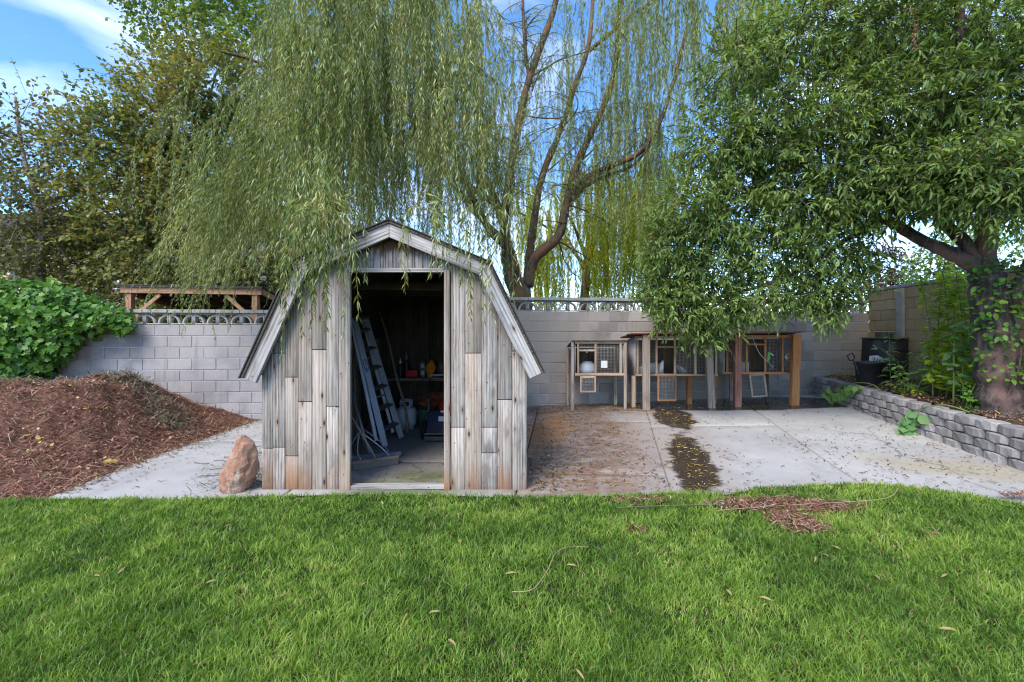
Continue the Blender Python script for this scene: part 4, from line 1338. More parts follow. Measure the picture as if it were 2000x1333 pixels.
tag(put('storage_tub', lathe([(0, .0), (.13, 0), (.15, .10), (.16, .10), (.16, .115), (.145, .115), (.125, .012), (0, .012)], 4), plain('clear_grey_plastic', (.42, .43, .45), .35, .5), None, Matrix.Translation(Vector((x2, 8.85, z2))) @ Matrix.Rotation(R(45), 4, 'Z')), 'clear grey plastic tub on top of the compost bin', 'tub')

# ================================================================== boulder
bm = bmesh.new(); bmesh.ops.create_icosphere(bm, subdivisions=5, radius=1)
prof_z = [0, .10, .25, .45, .65, .82, 1.0]
prof_l = [-.155, -.185, -.165, -.115, -.085, -.06, -.01]
prof_r = [.09, .125, .14, .155, .155, .13, .03]
for v in bm.verts:
    t_ = (v.co.z + 1) / 2
    d = Vector((v.co.x, v.co.y, 0)); 
    rr = min(1, max(1e-4, math.sqrt(max(0, 1 - v.co.z ** 2))))
    f = rr ** .35 / rr
    L_, R_ = np.interp(t_, prof_z, prof_l), np.interp(t_, prof_z, prof_r)
    cx, hw = (L_ + R_) / 2, (R_ - L_) / 2
    co = Vector((cx + d.x * f * hw, d.y * f * (.16 - .06 * t_), .55 * t_))
    n1 = mnoise.fractal(Vector((co.x * 5, co.y * 5, co.z * 4)) + Vector((3, 1, 7)), 1.0, 2.0, 5)
    n2 = abs(mnoise.noise(Vector((co.x * 9, co.y * 9, co.z * 6))))
    nd = Vector((d.x, d.y, v.co.z * .3))
    co += nd * (n1 * .045 - n2 * .04)
    v.co = co
# break the outline into facets
rk = random.Random(5)
for _ in range(18):
    nn = Vector((rk.gauss(0, 1), rk.gauss(0, 1) - .5, rk.gauss(0, .55))).normalized()
    pts_ = [v.co.dot(nn) for v in bm.verts]
    lim = max(pts_) - rk.uniform(.006, .020)
    for v in bm.verts:
        ex_ = v.co.dot(nn) - lim
        if ex_ > 0: v.co -= nn * ex_ * .92
me = bpy.data.meshes.new('boulder'); bm.to_mesh(me); bm.free()
t = NT('orange_white_quartzite')
o = t.obj()
c = t.ramp(t.noise(o, 6, 6, .68, .6), [(.28, (.20, .085, .055)), (.45, (.40, .20, .13)), (.6, (.50, .29, .20)), (.75, (.64, .47, .37))])
vein = t.math('ADD', t.sep(t.map(o, (2.4, 0, -.9), (.62, 0, 0)))[0], t.math('MULTIPLY', t.noise(o, 9, 6, .7), .5))
c = t.mix(t.math('MULTIPLY', t.maprange(t.noise(t.map(o, (7, 5, 2.4), (.4, 0, .1)), 1.1, 5, .65), .54, .68), .65), c, (.70, .60, .53))
c = t.mix(t.maprange(t.voro(o, 18, 'DISTANCE_TO_EDGE'), .03, .0), c, (.20, .08, .045))
t.bump(t.noise(o, 16, 8, .75), 1.0, .03)
M['boulder'] = t.base(c, .75, .35)
x = PX(457, 4.17)
tag(put('boulder', me, M['boulder'], None, (x, 4.17 + .09, g(x, 4.2) - .03)), 'upright orange and white boulder beside the shed corner', 'boulder')

# ================================================================== neighbour's pergola roof behind the low wall
pg = thing('open_shelter', (-6.7, 10.6, -.4), 'brown timber open shelter roof behind the low block wall', 'shelter')
A = P(236, 566, 9.7); B = P(511, 571, 10.2)
dx_ = (B - A); dx_.z = 0; dx_.normalize(); dn_ = Vector((-dx_.y, dx_.x, 0))
z_ = (A.z + B.z) / 2; A.z = B.z = z_
board('fascia', A, B, .13, .04, M['pergola'], pg)
board('roof_edge', A + Vector((-.04, -.03, .085)), B + Vector((.04, -.03, .085)), .05, .06, M['roofing'], pg)
dep = 3.0
for q in (A, B):
    board('fascia', q + dn_ * .03, q + dn_ * dep + Vector((0, 0, -.32)), .13, .04, M['pergola'], pg, face=dx_)
    i_ = dx_ * (.14 if q is A else -.14)
    board('post', q + i_ + dn_ * .07 + Vector((0, 0, -3.0)), q + i_ + dn_ * .07 + Vector((0, 0, -.07)), .12, .12, M['pergola'], pg)
    board('post', q + i_ + dn_ * 2.9 + Vector((0, 0, -3.0)), q + i_ + dn_ * 2.9 + Vector((0, 0, -.40)), .12, .12, M['pergola'], pg)
    s_ = 1 if q is A else -1
    board('brace', q + i_ + dn_ * .03 + Vector((0, 0, -.62)) + dx_ * s_ * .04, q + i_ + dn_ * .03 + Vector((0, 0, -.09)) + dx_ * s_ * .58, .08, .04, M['pergola'], pg)
for k in range(6):
    q = A.lerp(B, (k + .5) / 6)
    board('rafter', q + dn_ * .05 + Vector((0, 0, .0)), q + dn_ * dep + Vector((0, 0, -.32)), .11, .04, M['dark_wood'], pg, face=dx_)
nd_ = 16
for k in range(nd_):
    t0_, t1_ = k / nd_, (k + .97) / nd_
    f0, f1 = .02 + dep * t0_, .02 + dep * t1_
    p0, p1 = A + dn_ * (f0 + f1) / 2, B + dn_ * (f0 + f1) / 2
    dz_ = Vector((0, 0, .075 - .32 * (t0_ + t1_) / 2))
    board('deck_board', p0 + dz_, p1 + dz_, f1 - f0, .016, M['dark_wood'], pg, face=(0, 0, 1))
roofv = [A + dx_ * -.05 + dn_ * -.06, B + dx_ * .05 + dn_ * -.06, B + dx_ * .05 + dn_ * dep, A + dx_ * -.05 + dn_ * dep]
b = MB()
V = [(roofv[0] + Vector((0, 0, .098))), (roofv[1] + Vector((0, 0, .098))), (roofv[2] + Vector((0, 0, -.225))), (roofv[3] + Vector((0, 0, -.225)))]
V = [tuple(v) for v in V] + [(v.x, v.y, v.z + .015) for v in V]
b.raw(V, [(3, 2, 1, 0), (4, 5, 6, 7), (0, 1, 5, 4), (1, 2, 6, 5), (2, 3, 7, 6), (3, 0, 4, 7)])
put('roof', b.mesh('roof'), M['roofing'], pg)

# ================================================================== neighbour's house glimpsed through the trees
hs = thing('house', (-20, 30, -.42), 'tan stucco house glimpsed through the trees on the left', 'house')
b = MB()
x0, x1, y0, y1, ht = -34., -14.5, 25., 34., 6.4
V = [(x0, y0, -.45), (x1, y0, -.45), (x1, y1, -.45), (x0, y1, -.45), (x0, y0, ht), (x1, y0, ht), (x1, y1, ht), (x0, y1, ht), (x1, (y0 + y1) / 2, ht + 2.4), (x0, (y0 + y1) / 2, ht + 2.4)]
b.raw(V, [(0, 1, 5, 4), (1, 2, 6, 5), (2, 3, 7, 6), (3, 0, 4, 7)], [(5, 6, 8), (7, 4, 9)])
wl_ = put('wall', b.mesh('wall'), M['stucco'], hs)
for sgn in (0, 1):
    b = MB()
    ye = y0 - .5 if sgn == 0 else y1 + .5
    ze = ht - .27
    V = [(x0 - .4, ye, ze), (x1 + .4, ye, ze), (x1 + .4, (y0 + y1) / 2, ht + 2.45), (x0 - .4, (y0 + y1) / 2, ht + 2.45)]
    V += [(v[0], v[1], v[2] + .16) for v in V]
    b.raw(V, [(3, 2, 1, 0), (4, 5, 6, 7), (0, 1, 5, 4), (1, 2, 6, 5), (2, 3, 7, 6), (3, 0, 4, 7)])
    put('roof', b.mesh('roof'), M['roofing'], hs)
for x in (-31, -26.5, -22, -17.5):
    for z in (1.6, 4.4):
        f = block('window', (x, y0 - .03, z), (1.5, .10, 1.3), M['trim'], hs, e=.01)
        block('pane', (x, y0 - .085, z), (1.3, .02, 1.1), M['glass'], f, e=.002)

# ================================================================== plants
M['bark'] = None
def barkmat(name, a, b_, lichen=None, red=None):
    t = NT(name)
    p = t.pos()
    n = t.noise(t.map(p, (7, 7, 1.6)), 2.2, 6, .7)
    c = t.ramp(n, [(.3, tuple(x * .4 for x in a)), (.5, a), (.72, b_)])
    if lichen: c = t.mix(t.math('MULTIPLY', t.maprange(t.noise(p, 3, 5, .65), .5, .65), .75), c, lichen)
    if red: c = t.mix(t.math('MULTIPLY', t.maprange(t.noise(p, 2.2, 4, .6), .48, .6), .8), c, red)
    t.bump(n, .9, .03)
    return t.base(c, .9, .2)
M['willow_bark'] = barkmat('willow_bark', (.085, .062, .045), (.19, .15, .11), lichen=(.13, .13, .05), red=(.17, .085, .05))
M['dark_bark'] = barkmat('peach_bark', (.07, .056, .052), (.19, .155, .145), red=(.17, .105, .09))
M['pale_bark'] = barkmat('pale_bark', (.22, .18, .15), (.42, .37, .32))
M['twig'] = plain('yellow_twig', (.24, .19, .06), .8, .2, var=.3)
M['stem'] = plain('green_stem', (.13, .19, .05), .7, .3, var=.3)

M['willow_leaf'] = leafmat('willow_leaf', [(.0, (.05, .09, .02)), (.3, (.12, .185, .04)), (.55, (.235, .30, .08)), (.82, (.44, .50, .30)), (1., (.58, .50, .06))], .35, .4, .9, spec=.5)
M['ywillow_leaf'] = leafmat('yellow_willow_leaf', [(.0, (.14, .22, .02)), (.4, (.30, .38, .04)), (.75, (.46, .50, .05)), (1., (.60, .46, .04))], .45, .5, .4)
M['peach_leaf'] = leafmat('peach_leaf', [(.0, (.075, .135, .034)), (.4, (.14, .225, .058)), (.75, (.24, .34, .105)), (1., (.40, .50, .16))], .38, .6, 1.1, spec=.28)
M['brown_leaf'] = leafmat('turning_leaf', [(.0, (.065, .115, .032)), (.40, (.145, .19, .052)), (.68, (.255, .25, .08)), (.9, (.38, .30, .11)), (1., (.64, .43, .04))], .38, .5, .5)
M['birch_leaf'] = leafmat('birch_leaf', [(.0, (.055, .085, .032)), (.5, (.12, .135, .05)), (.85, (.24, .18, .08)), (1., (.34, .32, .11))], .35, .5, .6)
M['poplar_leaf'] = leafmat('poplar_leaf', [(.0, (.07, .14, .03)), (.5, (.14, .235, .05)), (1., (.29, .37, .08))], .35, .45, .6)
M['plum_leaf'] = leafmat('plum_leaf', [(.0, (.04, .02, .022)), (.6, (.10, .04, .045)), (1., (.20, .10, .09))], .3, .5, .6, tcol=(1.3, .7, .6))
M['ivy_leaf'] = leafmat('ivy_leaf', [(.0, (.030, .095, .016)), (.4, (.075, .19, .028)), (.75, (.14, .29, .036)), (.95, (.28, .40, .04)), (1., (.5, .40, .06))], .34, .42, 1.2, spec=.4)
M['shoot_leaf'] = leafmat('sucker_leaf', [(.0, (.10, .22, .02)), (.5, (.24, .40, .03)), (1., (.48, .58, .05))], .5, .45, .9)
M['weed_leaf'] = leafmat('weed_leaf', [(.0, (.09, .20, .04)), (.5, (.18, .32, .08)), (1., (.34, .45, .12))], .4, .5, 1.5)
M['sun_leaf'] = leafmat('sunflower_leaf', [(.0, (.09, .20, .07)), (.5, (.15, .30, .11)), (1., (.25, .40, .16))], .35, .55, 1.5)

# ---- hanging strands
def strands(starts, lens, drift, seed=0, spacing=.03, leafL=.09, leafW=.013, stem_r=.0022, out=None, nodes=9, arch=.35):
    """returns leaf arrays and adds stems to `out`: each strand arches out, then hangs"""
    PO, DI, NO, LL = [], [], [], []
    for s, L, dv in zip(starts, lens, drift):
        s = np.array(s, float); dv = np.array(dv, float)
        n = nodes
        a = rng.random() * 6.283
        hor = np.array([math.cos(a), math.sin(a), 0]) * arch * rng.random()
        tt = np.linspace(0, 1, n)
        sway = rng.normal(0, .035, 2) * L
        pts = s + np.outer(1 - np.exp(-tt * 5), hor) + np.outer(tt, dv * L) + np.stack([sway[0] * np.sin(tt * 4 + a), sway[1] * np.sin(tt * 3 + a), -L * (tt ** 1.12) + .10 * np.sin(np.minimum(tt * 6, 3.14))], 1)
        out.tube(pts, np.linspace(stem_r * 1.6, stem_r * .6, n), 3, cap=False)
        m = max(6, int(L / spacing))
        u = np.sort(rng.random(m)) * .97 + .03
        x = np.stack([np.interp(u, tt, pts[:, k]) for k in range(3)], 1)
        tg = np.stack([np.interp(u, tt, np.gradient(pts[:, k])) for k in range(3)], 1); tg = norm(tg)
        az = rng.random(m) * 6.283
        rad = np.stack([np.cos(az), np.sin(az), np.zeros(m)], 1)
        d = norm(tg * .75 + rad * (.35 + .5 * rng.random(m))[:, None] + np.array([0, 0, -.25]))
        PO.append(x); DI.append(d); NO.append(norm(rad + rng.normal(0, .5, (m, 3)) + np.array([0, 0, .6])))
        LL.append(leafL * (.6 + .6 * rng.random(m)) * (1 - .35 * u))
    PO, DI, NO, LL = map(np.concatenate, (PO, DI, NO, LL))
    return PO, DI, NO, LL

def field(n, px, py_top, Yr, py_bot, slant=(0, 0), jitter=.08, top_above=True):
    """n strands whose heads lie in px range at depth range, hanging to a ragged hem"""
    S_, Ls, D_ = [], [], []
    left = 0
    for _ in range(n):
        if left == 0:                       # strands fall in clusters from one twig, with gaps between
            left = int(rng.integers(3, 11))
            cY, cx_, ct, cb = rng.uniform(*Yr), rng.uniform(*px), rng.uniform(*py_top), rng.uniform(*py_bot)
        left -= 1
        Y = cY + rng.normal(0, .10); x = cx_ + rng.normal(0, 15) * 5.5 / cY
        zt = P(0, ct + rng.normal(0, 22), Y).z; zb = P(0, cb + rng.normal(0, 40), Y).z
        L = max(.5, zt - zb)
        if L > 3.6:
            L2 = rng.uniform(2.0, 3.6); zt = zb + L2 if rng.random() < .45 else zt - rng.random() * (L - L2); L = L2
        S_.append((PX(x, Y), Y, zt)); Ls.append(L)
        D_.append((slant[0] + rng.normal(0, jitter), slant[1] + rng.normal(0, jitter), 0))
    return S_, Ls, D_

wil = thing('willow_tree', (.35, 11.0, -.42), 'large weeping willow with several trunks leaning over the shed', 'tree')
WB = M['willow_bark']
def limb(pts, r0, r1, T, mat, name='limb', sides=9, wob=.0):
    q = smooth_path(pts, 6)
    n = len(q)
    if mat is WB: r0, r1 = r0 * .78, r1 * .78
    rr = np.linspace(r0, r1, n) * (1 + .07 * np.sin(np.arange(n) * 1.9) + .05 * rng.normal(size=n))
    b = MB(); b.tube([p + Vector((random.uniform(-wob, wob), random.uniform(-wob, wob), 0)) for p in q], rr, sides)
    return put(name, b.mesh(name, True), mat, T), q
base = Vector((.30, 11.0, -.5))
limb([base + Vector((0, 0, 0)), P(1022, 640, 11), P(1020, 590, 11), P(1012, 545, 11)], .36, .26, wil, WB, 'trunk', 12)
limb([P(1012, 600, 11), P(990, 520, 11), P(985, 450, 11), P(968, 392, 10.9), P(945, 333, 10.7), P(937, 252, 10.3), P(925, 120, 9.8), P(900, -60, 9)], .17, .04, wil, WB)
limb([P(1018, 590, 11.1), P(1000, 500, 11.1), P(984, 440, 11), P(997, 338, 11), P(1015, 234, 11), P(1033, 158, 11), P(1060, 81, 11.1), P(1083, 14, 11.2), P(1100, -80, 11.2)], .155, .085, wil, WB)
limb([P(1033, 150, 11), P(1026, 100, 11), P(1022, 30, 11), P(1019, -60, 11)], .06, .04, wil, WB)
limb([P(1026, 600, 11.2), P(1032, 520, 11.3), P(1044, 428, 11.3), P(1060, 342, 11.4), P(1096, 252, 11.5), P(1123, 167, 11.6), P(1150, 86, 11.8), P(1160, -40, 12)], .14, .06, wil, WB)
limb([P(1030, 560, 11.0), P(1045, 505, 11), P(1090, 462, 10.9), P(1105, 405, 10.9), P(1123, 333, 10.8), P(1150, 270, 10.8), P(1186, 189, 10.6), P(1204, 113, 10.4), P(1212, -40, 10)], .17, .06, wil, WB)
limb([P(1110, 392, 10.9), P(1150, 345, 10.7), P(1195, 324, 10.4), P(1245, 302, 10.1), P(1278, 262, 9.8), P(1310, 180, 9.6), P(1340, 60, 9.4)], .10, .04, wil, WB)
limb([P(1112, 398, 11), P(1150, 360, 11.1), P(1196, 340, 11.3), P(1240, 320, 11.5), P(1290, 260, 11.8)], .08, .03, wil, WB)
limb([P(985, 480, 11), P(950, 440, 9.6), P(900, 330, 8.4), P(850, 170, 7.3), P(800, -20, 6.6), P(760, -150, 6.0)], .12, .04, wil, WB)
limb([P(980, 470, 11), P(900, 380, 10.2), P(800, 230, 9.2), P(690, 70, 8.2), P(600, -60, 7.4)], .11, .04, wil, WB)
limb([P(968, 400, 10.9), P(820, 300, 10.8), P(640, 210, 10.4), P(520, 130, 9.8), P(430, 100, 9.4)], .10, .03, wil, WB)
limb([P(1150, 100, 11.8), P(1250, 20, 11), P(1350, -40, 10.2), P(1450, -80, 9.6)], .07, .03, wil, WB)
for a in (((1020, 225), (1080, 232), (1140, 218), (1230, 206)), ((1040, 148), (1100, 115), (1160, 98), (1215, 80)), ((1098, 250), (1130, 200), (1075, 130)),
          ((1002, 310), (1060, 260), (1100, 240)), ((1130, 320), (1200, 262), (1270, 250)), ((1062, 340), (1110, 300), (1160, 240)), ((990, 440), (960, 500), (950, 550)),
          ((1092, 462), (1100, 500), (1115, 530), (1135, 545)), ((1088, 470), (1140, 500), (1190, 540)), ((1000, 330), (950, 300), (900, 320)), ((1110, 400), (1160, 420), (1210, 450))):
    limb([P(q[0], q[1], 11 + random.uniform(-.3, .3)) for q in a], .028, .008, wil, WB, 'branch', 6, .02)

# fine side branches with sparse leaves off the open limbs
twg = MB(); tP, tD = [], []
for a, b_, Yq in (((984, 440), (1060, 81), 11), ((1044, 428), (1150, 86), 11.4), ((1092, 459), (1204, 113), 10.8), ((1114, 383), (1276, 270), 10.3), ((968, 392), (937, 252), 10.6), ((1033, 150), (1022, 0), 11)):
    for k in range(32):
        f = random.random(); p = P(a[0] + (b_[0] - a[0]) * f, a[1] + (b_[1] - a[1]) * f, Yq)
        d = Vector((random.uniform(-1, 1), random.uniform(-.7, .7), random.uniform(-.15, .7))).normalized()
        L = random.uniform(.4, 1.5)
        q = smooth_path([p, p + d * L * .5 + Vector((0, 0, .05)), p + d * L + Vector((0, 0, -.25 * L))], 4)
        twg.tube(q, np.linspace(.013, .003, len(q)), 4, cap=False)
        for j in range(int(L * 60)):
            e = q[random.randint(2, len(q) - 1)]
            tP.append(tuple(e + Vector((random.gauss(0, .05), random.gauss(0, .05), random.gauss(-.05, .07))))); tD.append((random.gauss(0, .5), random.gauss(0, .5), -.8))
put('side_twigs', twg.mesh('side_twigs'), WB, wil, kind='stuff')
put('side_leaves', leaves_mesh('side_leaves', np.array(tP), np.array(tD), rdir(len(tP), .5), .06 + .05 * rng.random(len(tP)), .012, LANCE), M['willow_leaf'], wil, kind='stuff')
stems = MB()
ST = []
def addf(*a, **k): ST.append(field(*a, **k))
# curtain over the shed, near
addf(190, (575, 880), (-120, 120), (4.9, 6.6), (280, 470), slant=(-.02, 0))
addf(110, (555, 720), (60, 300), (4.7, 6.0), (360, 530), slant=(-.03, 0))
addf(90, (800, 985), (80, 330), (4.9, 6.4), (330, 490), slant=(.0, 0))
# hems hanging just in front of the roof edge
addf(22, (570, 635), (330, 430), (3.92, 4.10), (520, 630), jitter=.03)
addf(26, (580, 700), (320, 420), (3.92, 4.10), (440, 520), jitter=.04)
addf(8, (828, 885), (360, 430), (3.92, 4.10), (490, 575), jitter=.03)
addf(10, (905, 975), (370, 450), (3.92, 4.10), (500, 590), jitter=.03)
# middle depth
addf(260, (520, 960), (-100, 200), (6.6, 9.6), (300, 520))
addf(110, (560, 900), (120, 330), (8.2, 10.2), (430, 560))
addf(90, (560, 960), (-150, 60), (5.0, 8.0), (60, 330))
# wind-swept skirts to the left
addf(120, (490, 660), (60, 330), (7.0, 9.6), (420, 545), slant=(-.42, -.05))
addf(60, (380, 560), (250, 420), (6.6, 8.2), (500, 600), slant=(-.38, -.05))
addf(40, (520, 640), (-80, 120), (8.5, 10.5), (150, 330), slant=(-.2, 0))
addf(12, (340, 480), (380, 480), (7.2, 7.9), (560, 610), slant=(-.08, 0))
addf(110, (400, 560), (240, 430), (7.5, 10.5), (400, 565), slant=(-.32, -.03))
addf(50, (500, 660), (-80, 120), (9, 12), (110, 320), slant=(-.12, 0))
addf(60, (330, 560), (60, 420), (8.5, 11.5), (300, 560), slant=(-.22, 0), jitter=.14)
# thin veil before the open sky
addf(150, (930, 1310), (-80, 330), (10, 13.5), (140, 540))
addf(60, (1180, 1330), (-40, 260), (10, 13.5), (200, 480))
addf(90, (990, 1300), (-60, 300), (10.5, 13.5), (110, 480))
addf(44, (950, 1180), (-60, 360), (9.5, 11.5), (300, 560))
addf(36, (940, 1030), (150, 420), (9.0, 11), (430, 570))
addf(26, (1040, 1240), (60, 330), (10, 12), (200, 480))
# right upper mass
addf(230, (1170, 1480), (-120, 60), (8.6, 11.5), (60, 330))
addf(90, (1230, 1560), (-150, 20), (7.6, 9.6), (80, 330))
addf(60, (1180, 1320), (160, 330), (10.0, 12.0), (330, 520))
S_ = sum((f[0] for f in ST), []); Ls = sum((f[1] for f in ST), []); D_ = sum((f[2] for f in ST), [])
PO, DI, NO, LL = strands(S_, Ls, D_, out=stems, spacing=.018, leafL=.108)
# leafy twigs around the limbs so the crown is not only curtains
put('crown', leaves_mesh('crown', PO, DI, NO, LL, LL * .15, LANCE), M['willow_leaf'], wil)
put('hanging_twigs', stems.mesh('hanging_twigs'), M['twig'], wil, kind='stuff')

# ---- yellow-green willow farther back on the right
yw = thing('willow_tree', (2.6, 17.5, -.42), 'bright yellow green weeping willow beyond the tall block wall', 'tree')
limb([Vector((2.6, 17.5, -.5)), Vector((2.7, 17.5, 2.0)), Vector((2.9, 17.4, 4.5)), Vector((3.3, 17.2, 6.8))], .3, .12, yw, WB, 'trunk')
for k in range(6):
    a = k / 6 * 6.283
    limb([Vector((2.8, 17.4, 3.0 + .3 * k)), Vector((2.8 + 1.2 * math.cos(a), 17.4 + 1.2 * math.sin(a), 5.2)), Vector((2.8 + 2.6 * math.cos(a), 17.4 + 2.4 * math.sin(a), 6.0))], .09, .03, yw, WB)
stems = MB(); ST = []
addf(330, (1030, 1320), (340, 480), (14.5, 18), (510, 660), jitter=.05)
addf(150, (990, 1330), (280, 420), (15, 19), (380, 560), jitter=.05)
addf(200, (1150, 1280), (280, 400), (15, 19), (420, 560), jitter=.05)
addf(110, (1250, 1420), (300, 430), (16, 19), (430, 580), jitter=.05)
addf(40, (1460, 1560), (-60, 20), (13, 15), (60, 110), jitter=.05)
addf(150, (990, 1300), (440, 540), (16, 19), (580, 680), jitter=.05)
S_ = sum((f[0] for f in ST), []); Ls = sum((f[1] for f in ST), []); D_ = sum((f[2] for f in ST), [])
PO, DI, NO, LL = strands(S_, Ls, D_, out=stems, spacing=.02, leafL=.15)
put('crown', leaves_mesh('crown', PO, DI, NO, LL, LL * .24, LANCE), M['ywillow_leaf'], yw)
put('hanging_twigs', stems.mesh('hanging_twigs'), M['twig'], yw, kind='stuff')

# ---- broadleaf trees
def crown_leaves(blobs, leafL, tmpl, aspect, twig_len=.35, per_twig=10, droop=.2, hollow=.35, mb=None, radial=True):
    PO, DI, NO, LL = [], [], [], []
    for c, r_, n in blobs:
        c = np.array(c, float); r3 = np.array(r_ if hasattr(r_, '__len__') else (r_,) * 3, float)
        u = rdir(n)
        rad = (hollow + (1 - hollow) * rng.random(n) ** .6) * (1 + .16 * rng.normal(size=n))
        s = c + u * rad[:, None] * r3
        d = norm(u * (1.0 if radial else .3) + rng.normal(0, .5, (n, 3)) + np.array([0, 0, -droop]))
        tl = twig_len * (.6 + .8 * rng.random(n))
        if mb is not None:
            for k in range(n):
                if rng.random() < .5: mb.tube([s[k] - d[k] * tl[k] * .3, s[k] + d[k] * tl[k]], [.006, .003], 3, cap=False)
        for j in range(per_twig):
            f = (j + rng.random(n)) / per_twig
            p = s + d * (f * tl)[:, None]
            rd_ = norm(rng.normal(size=(n, 3)))
            dd = norm(d * (.45 + .4 * f)[:, None] + rd_ * .75 + np.array([0, 0, -droop * .6]))
            PO.append(p); DI.append(dd); NO.append(norm(rng.normal(0, .45, (n, 3)) + np.array([0, -.15, 1.0])))
            LL.append(leafL * (.6 + .6 * rng.random(n)))
    PO, DI, NO, LL = map(np.concatenate, (PO, DI, NO, LL))
    return PO, DI, NO, LL

def tree(label, base, trunk, blobs, leafL, aspect, lmat, bark, r0=.15, tmpl=OVAL, name='broadleaf_tree', group=None, **kw):
    T = thing(name, base, label, 'tree', group)
    tr, q = limb(trunk, r0, r0 * .25, T, bark, 'trunk')
    for c, r_, n in blobs:
        c = Vector(c)
        s = min(q, key=lambda p: (p - c).length + max(0, p.z - c.z) * 2)
        rr = r_ if np.isscalar(r_) else min(r_)
        m = s.lerp(c, .55) + Vector((0, 0, -.12 * (c - s).length))
        limb([s, m, c + Vector((0, 0, rr * .2))], r0 * .32, r0 * .07, T, bark, 'limb', 6, .02)
        for k in range(3):
            e = c + Vector(tuple(rdir(1)[0])) * rr * .9
            limb([m.lerp(c, .5), c.lerp(e, .5) + Vector((0, 0, -.05)), e], r0 * .12, r0 * .03, T, bark, 'branch', 5, .02)
    mb = MB()
    PO, DI, NO, LL = crown_leaves(blobs, leafL, tmpl, aspect, mb=mb, **kw)
    put('crown', leaves_mesh('crown', PO, DI, NO, LL, LL * aspect, tmpl), lmat, T)
    put('twigs', mb.mesh('twigs'), bark, T, kind='stuff')
    return T

# turning brown-green tree on the left
Yt = 13.0
bl = []
for px, py, r_, n in ((330, 250, 1.5, 420), (420, 160, 1.2, 300), (250, 320, 1.5, 380), (380, 360, 1.7, 420), (200, 430, 1.6, 360), (330, 470, 1.7, 380), (460, 300, 1.3, 260), (480, 470, 1.5, 260), (130, 500, 1.3, 260), (260, 540, 1.4, 260), (560, 420, 1.3, 160), (300, 160, .8, 90), (180, 270, .6, 60), (430, 570, 1.3, 160), (620, 300, 1.4, 170), (640, 480, 1.3, 150)):
    Y = Yt + random.uniform(-1.2, 1.2)
    bl.append((tuple(P(px, py, Y)), r_, n))
tree('dense tree with leaves turning brown and olive behind the open shelter', (-9.6, 13.2, -.42), [Vector((-9.6, 13.2, -.5)), Vector((-9.5, 13.2, 1.8)), Vector((-9.3, 13.1, 4.2)), Vector((-8.9, 13, 7.4))], [(c, r_, int(n * 1.5)) for c, r_, n in bl], .125, .72, M['brown_leaf'], M['dark_bark'], .2, LANCE, group='broadleaf trees beyond the walls', twig_len=.5, per_twig=10)
# thin birch at the far left
bl = []
for px, py, r_, n in ((40, 230, .8, 80), (90, 300, .9, 110), (20, 330, .9, 110), (120, 390, .9, 130), (40, 430, 1.0, 150), (100, 480, 1.0, 150), (10, 500, 1.0, 120), (60, 540, 1.1, 140), (-60, 400, 1.2, 160), (-120, 300, 1.2, 120), (130, 260, .5, 40)):
    bl.append((tuple(P(px, py, 12 + random.uniform(-.8, .8))), r_, n))
tree('thin pale-barked birch with sparse dark leaves behind the ivy', (-12.2, 12, -.42), [Vector((-12.2, 12, -.5)), P(75, 560, 12), P(80, 430, 12), P(45, 300, 12), P(30, 190, 12)], bl, .10, .75, M['birch_leaf'], M['pale_bark'], .11, group='broadleaf trees beyond the walls', twig_len=.5, per_twig=8)
# poplar top
bl = []
for px, py, r_, n in ((300, 20, .9, 120), (370, 70, .9, 150), (440, 20, 1.0, 170), (500, 90, 1.1, 180), (560, 20, 1.1, 170), (270, -40, .9, 100), (400, -60, 1.2, 170), (330, 110, .5, 50), (640, 60, 1.2, 150), (700, 150, 1.2, 120), (560, 180, 1.0, 110), (750, 20, 1.2, 120), (850, 80, 1.2, 90)):
    bl.append((tuple(P(px, py, 15 + random.uniform(-1, 1))), r_, n))
tree('tall green poplar rising above the brown-leaved tree', (-7.6, 15.6, -.42), [Vector((-7.6, 15.6, -.5)), P(520, 420, 15.6), P(450, 160, 15.4), P(395, 60, 15.2), P(370, -60, 15)], bl, .13, .8, M['poplar_leaf'], M['pale_bark'], .2, group='broadleaf trees beyond the walls', twig_len=.5, per_twig=8)
# trees beyond the tan wall and a backdrop of greenery behind the shelter
bl = [(tuple(P(px, py, 22)), r_, n) for px, py, r_, n in ((1745, 520, .9, 130), (1720, 560, .9, 120), (1760, 570, 1.0, 120), (1690, 590, .8, 80))]
tree('purple-leaved plum tree beyond the tan wall', (16.6, 22, -.42), [Vector((16.6, 22, -.5)), Vector((16.6, 22, 1.5)), Vector((16.7, 22, 3.6))], bl, .14, .6, M['plum_leaf'], M['dark_bark'], .14, group='broadleaf trees beyond the walls', twig_len=.4, per_twig=8)
bl = [(tuple(P(px, py, 20)), r_, n) for px, py, r_, n in ((1810, 530, .9, 120), (1850, 490, 1.1, 150), (1800, 570, .9, 100), (1900, 520, 1.2, 140), (1960, 440, 1.3, 140), (2050, 500, 1.4, 130))]
tree('pale green tree beyond the tan wall next to the plum', (18.8, 20, -.42), [Vector((18.8, 20, -.5)), Vector((18.8, 20, 2)), Vector((19, 20, 4.6))], bl, .15, .6, M['poplar_leaf'], M['dark_bark'], .16, group='broadleaf trees beyond the walls', twig_len=.4, per_twig=8)
bl = [(tuple(P(px, py, 14.5)), r_, n) for px, py, r_, n in ((120, 590, 1.4, 170), (240, 610, 1.3, 170), (380, 610, 1.3, 150), (520, 590, 1.3, 170), (620, 560, 1.4, 170), (730, 560, 1.4, 150), (850, 570, 1.3, 120), (20, 570, 1.5, 150))]
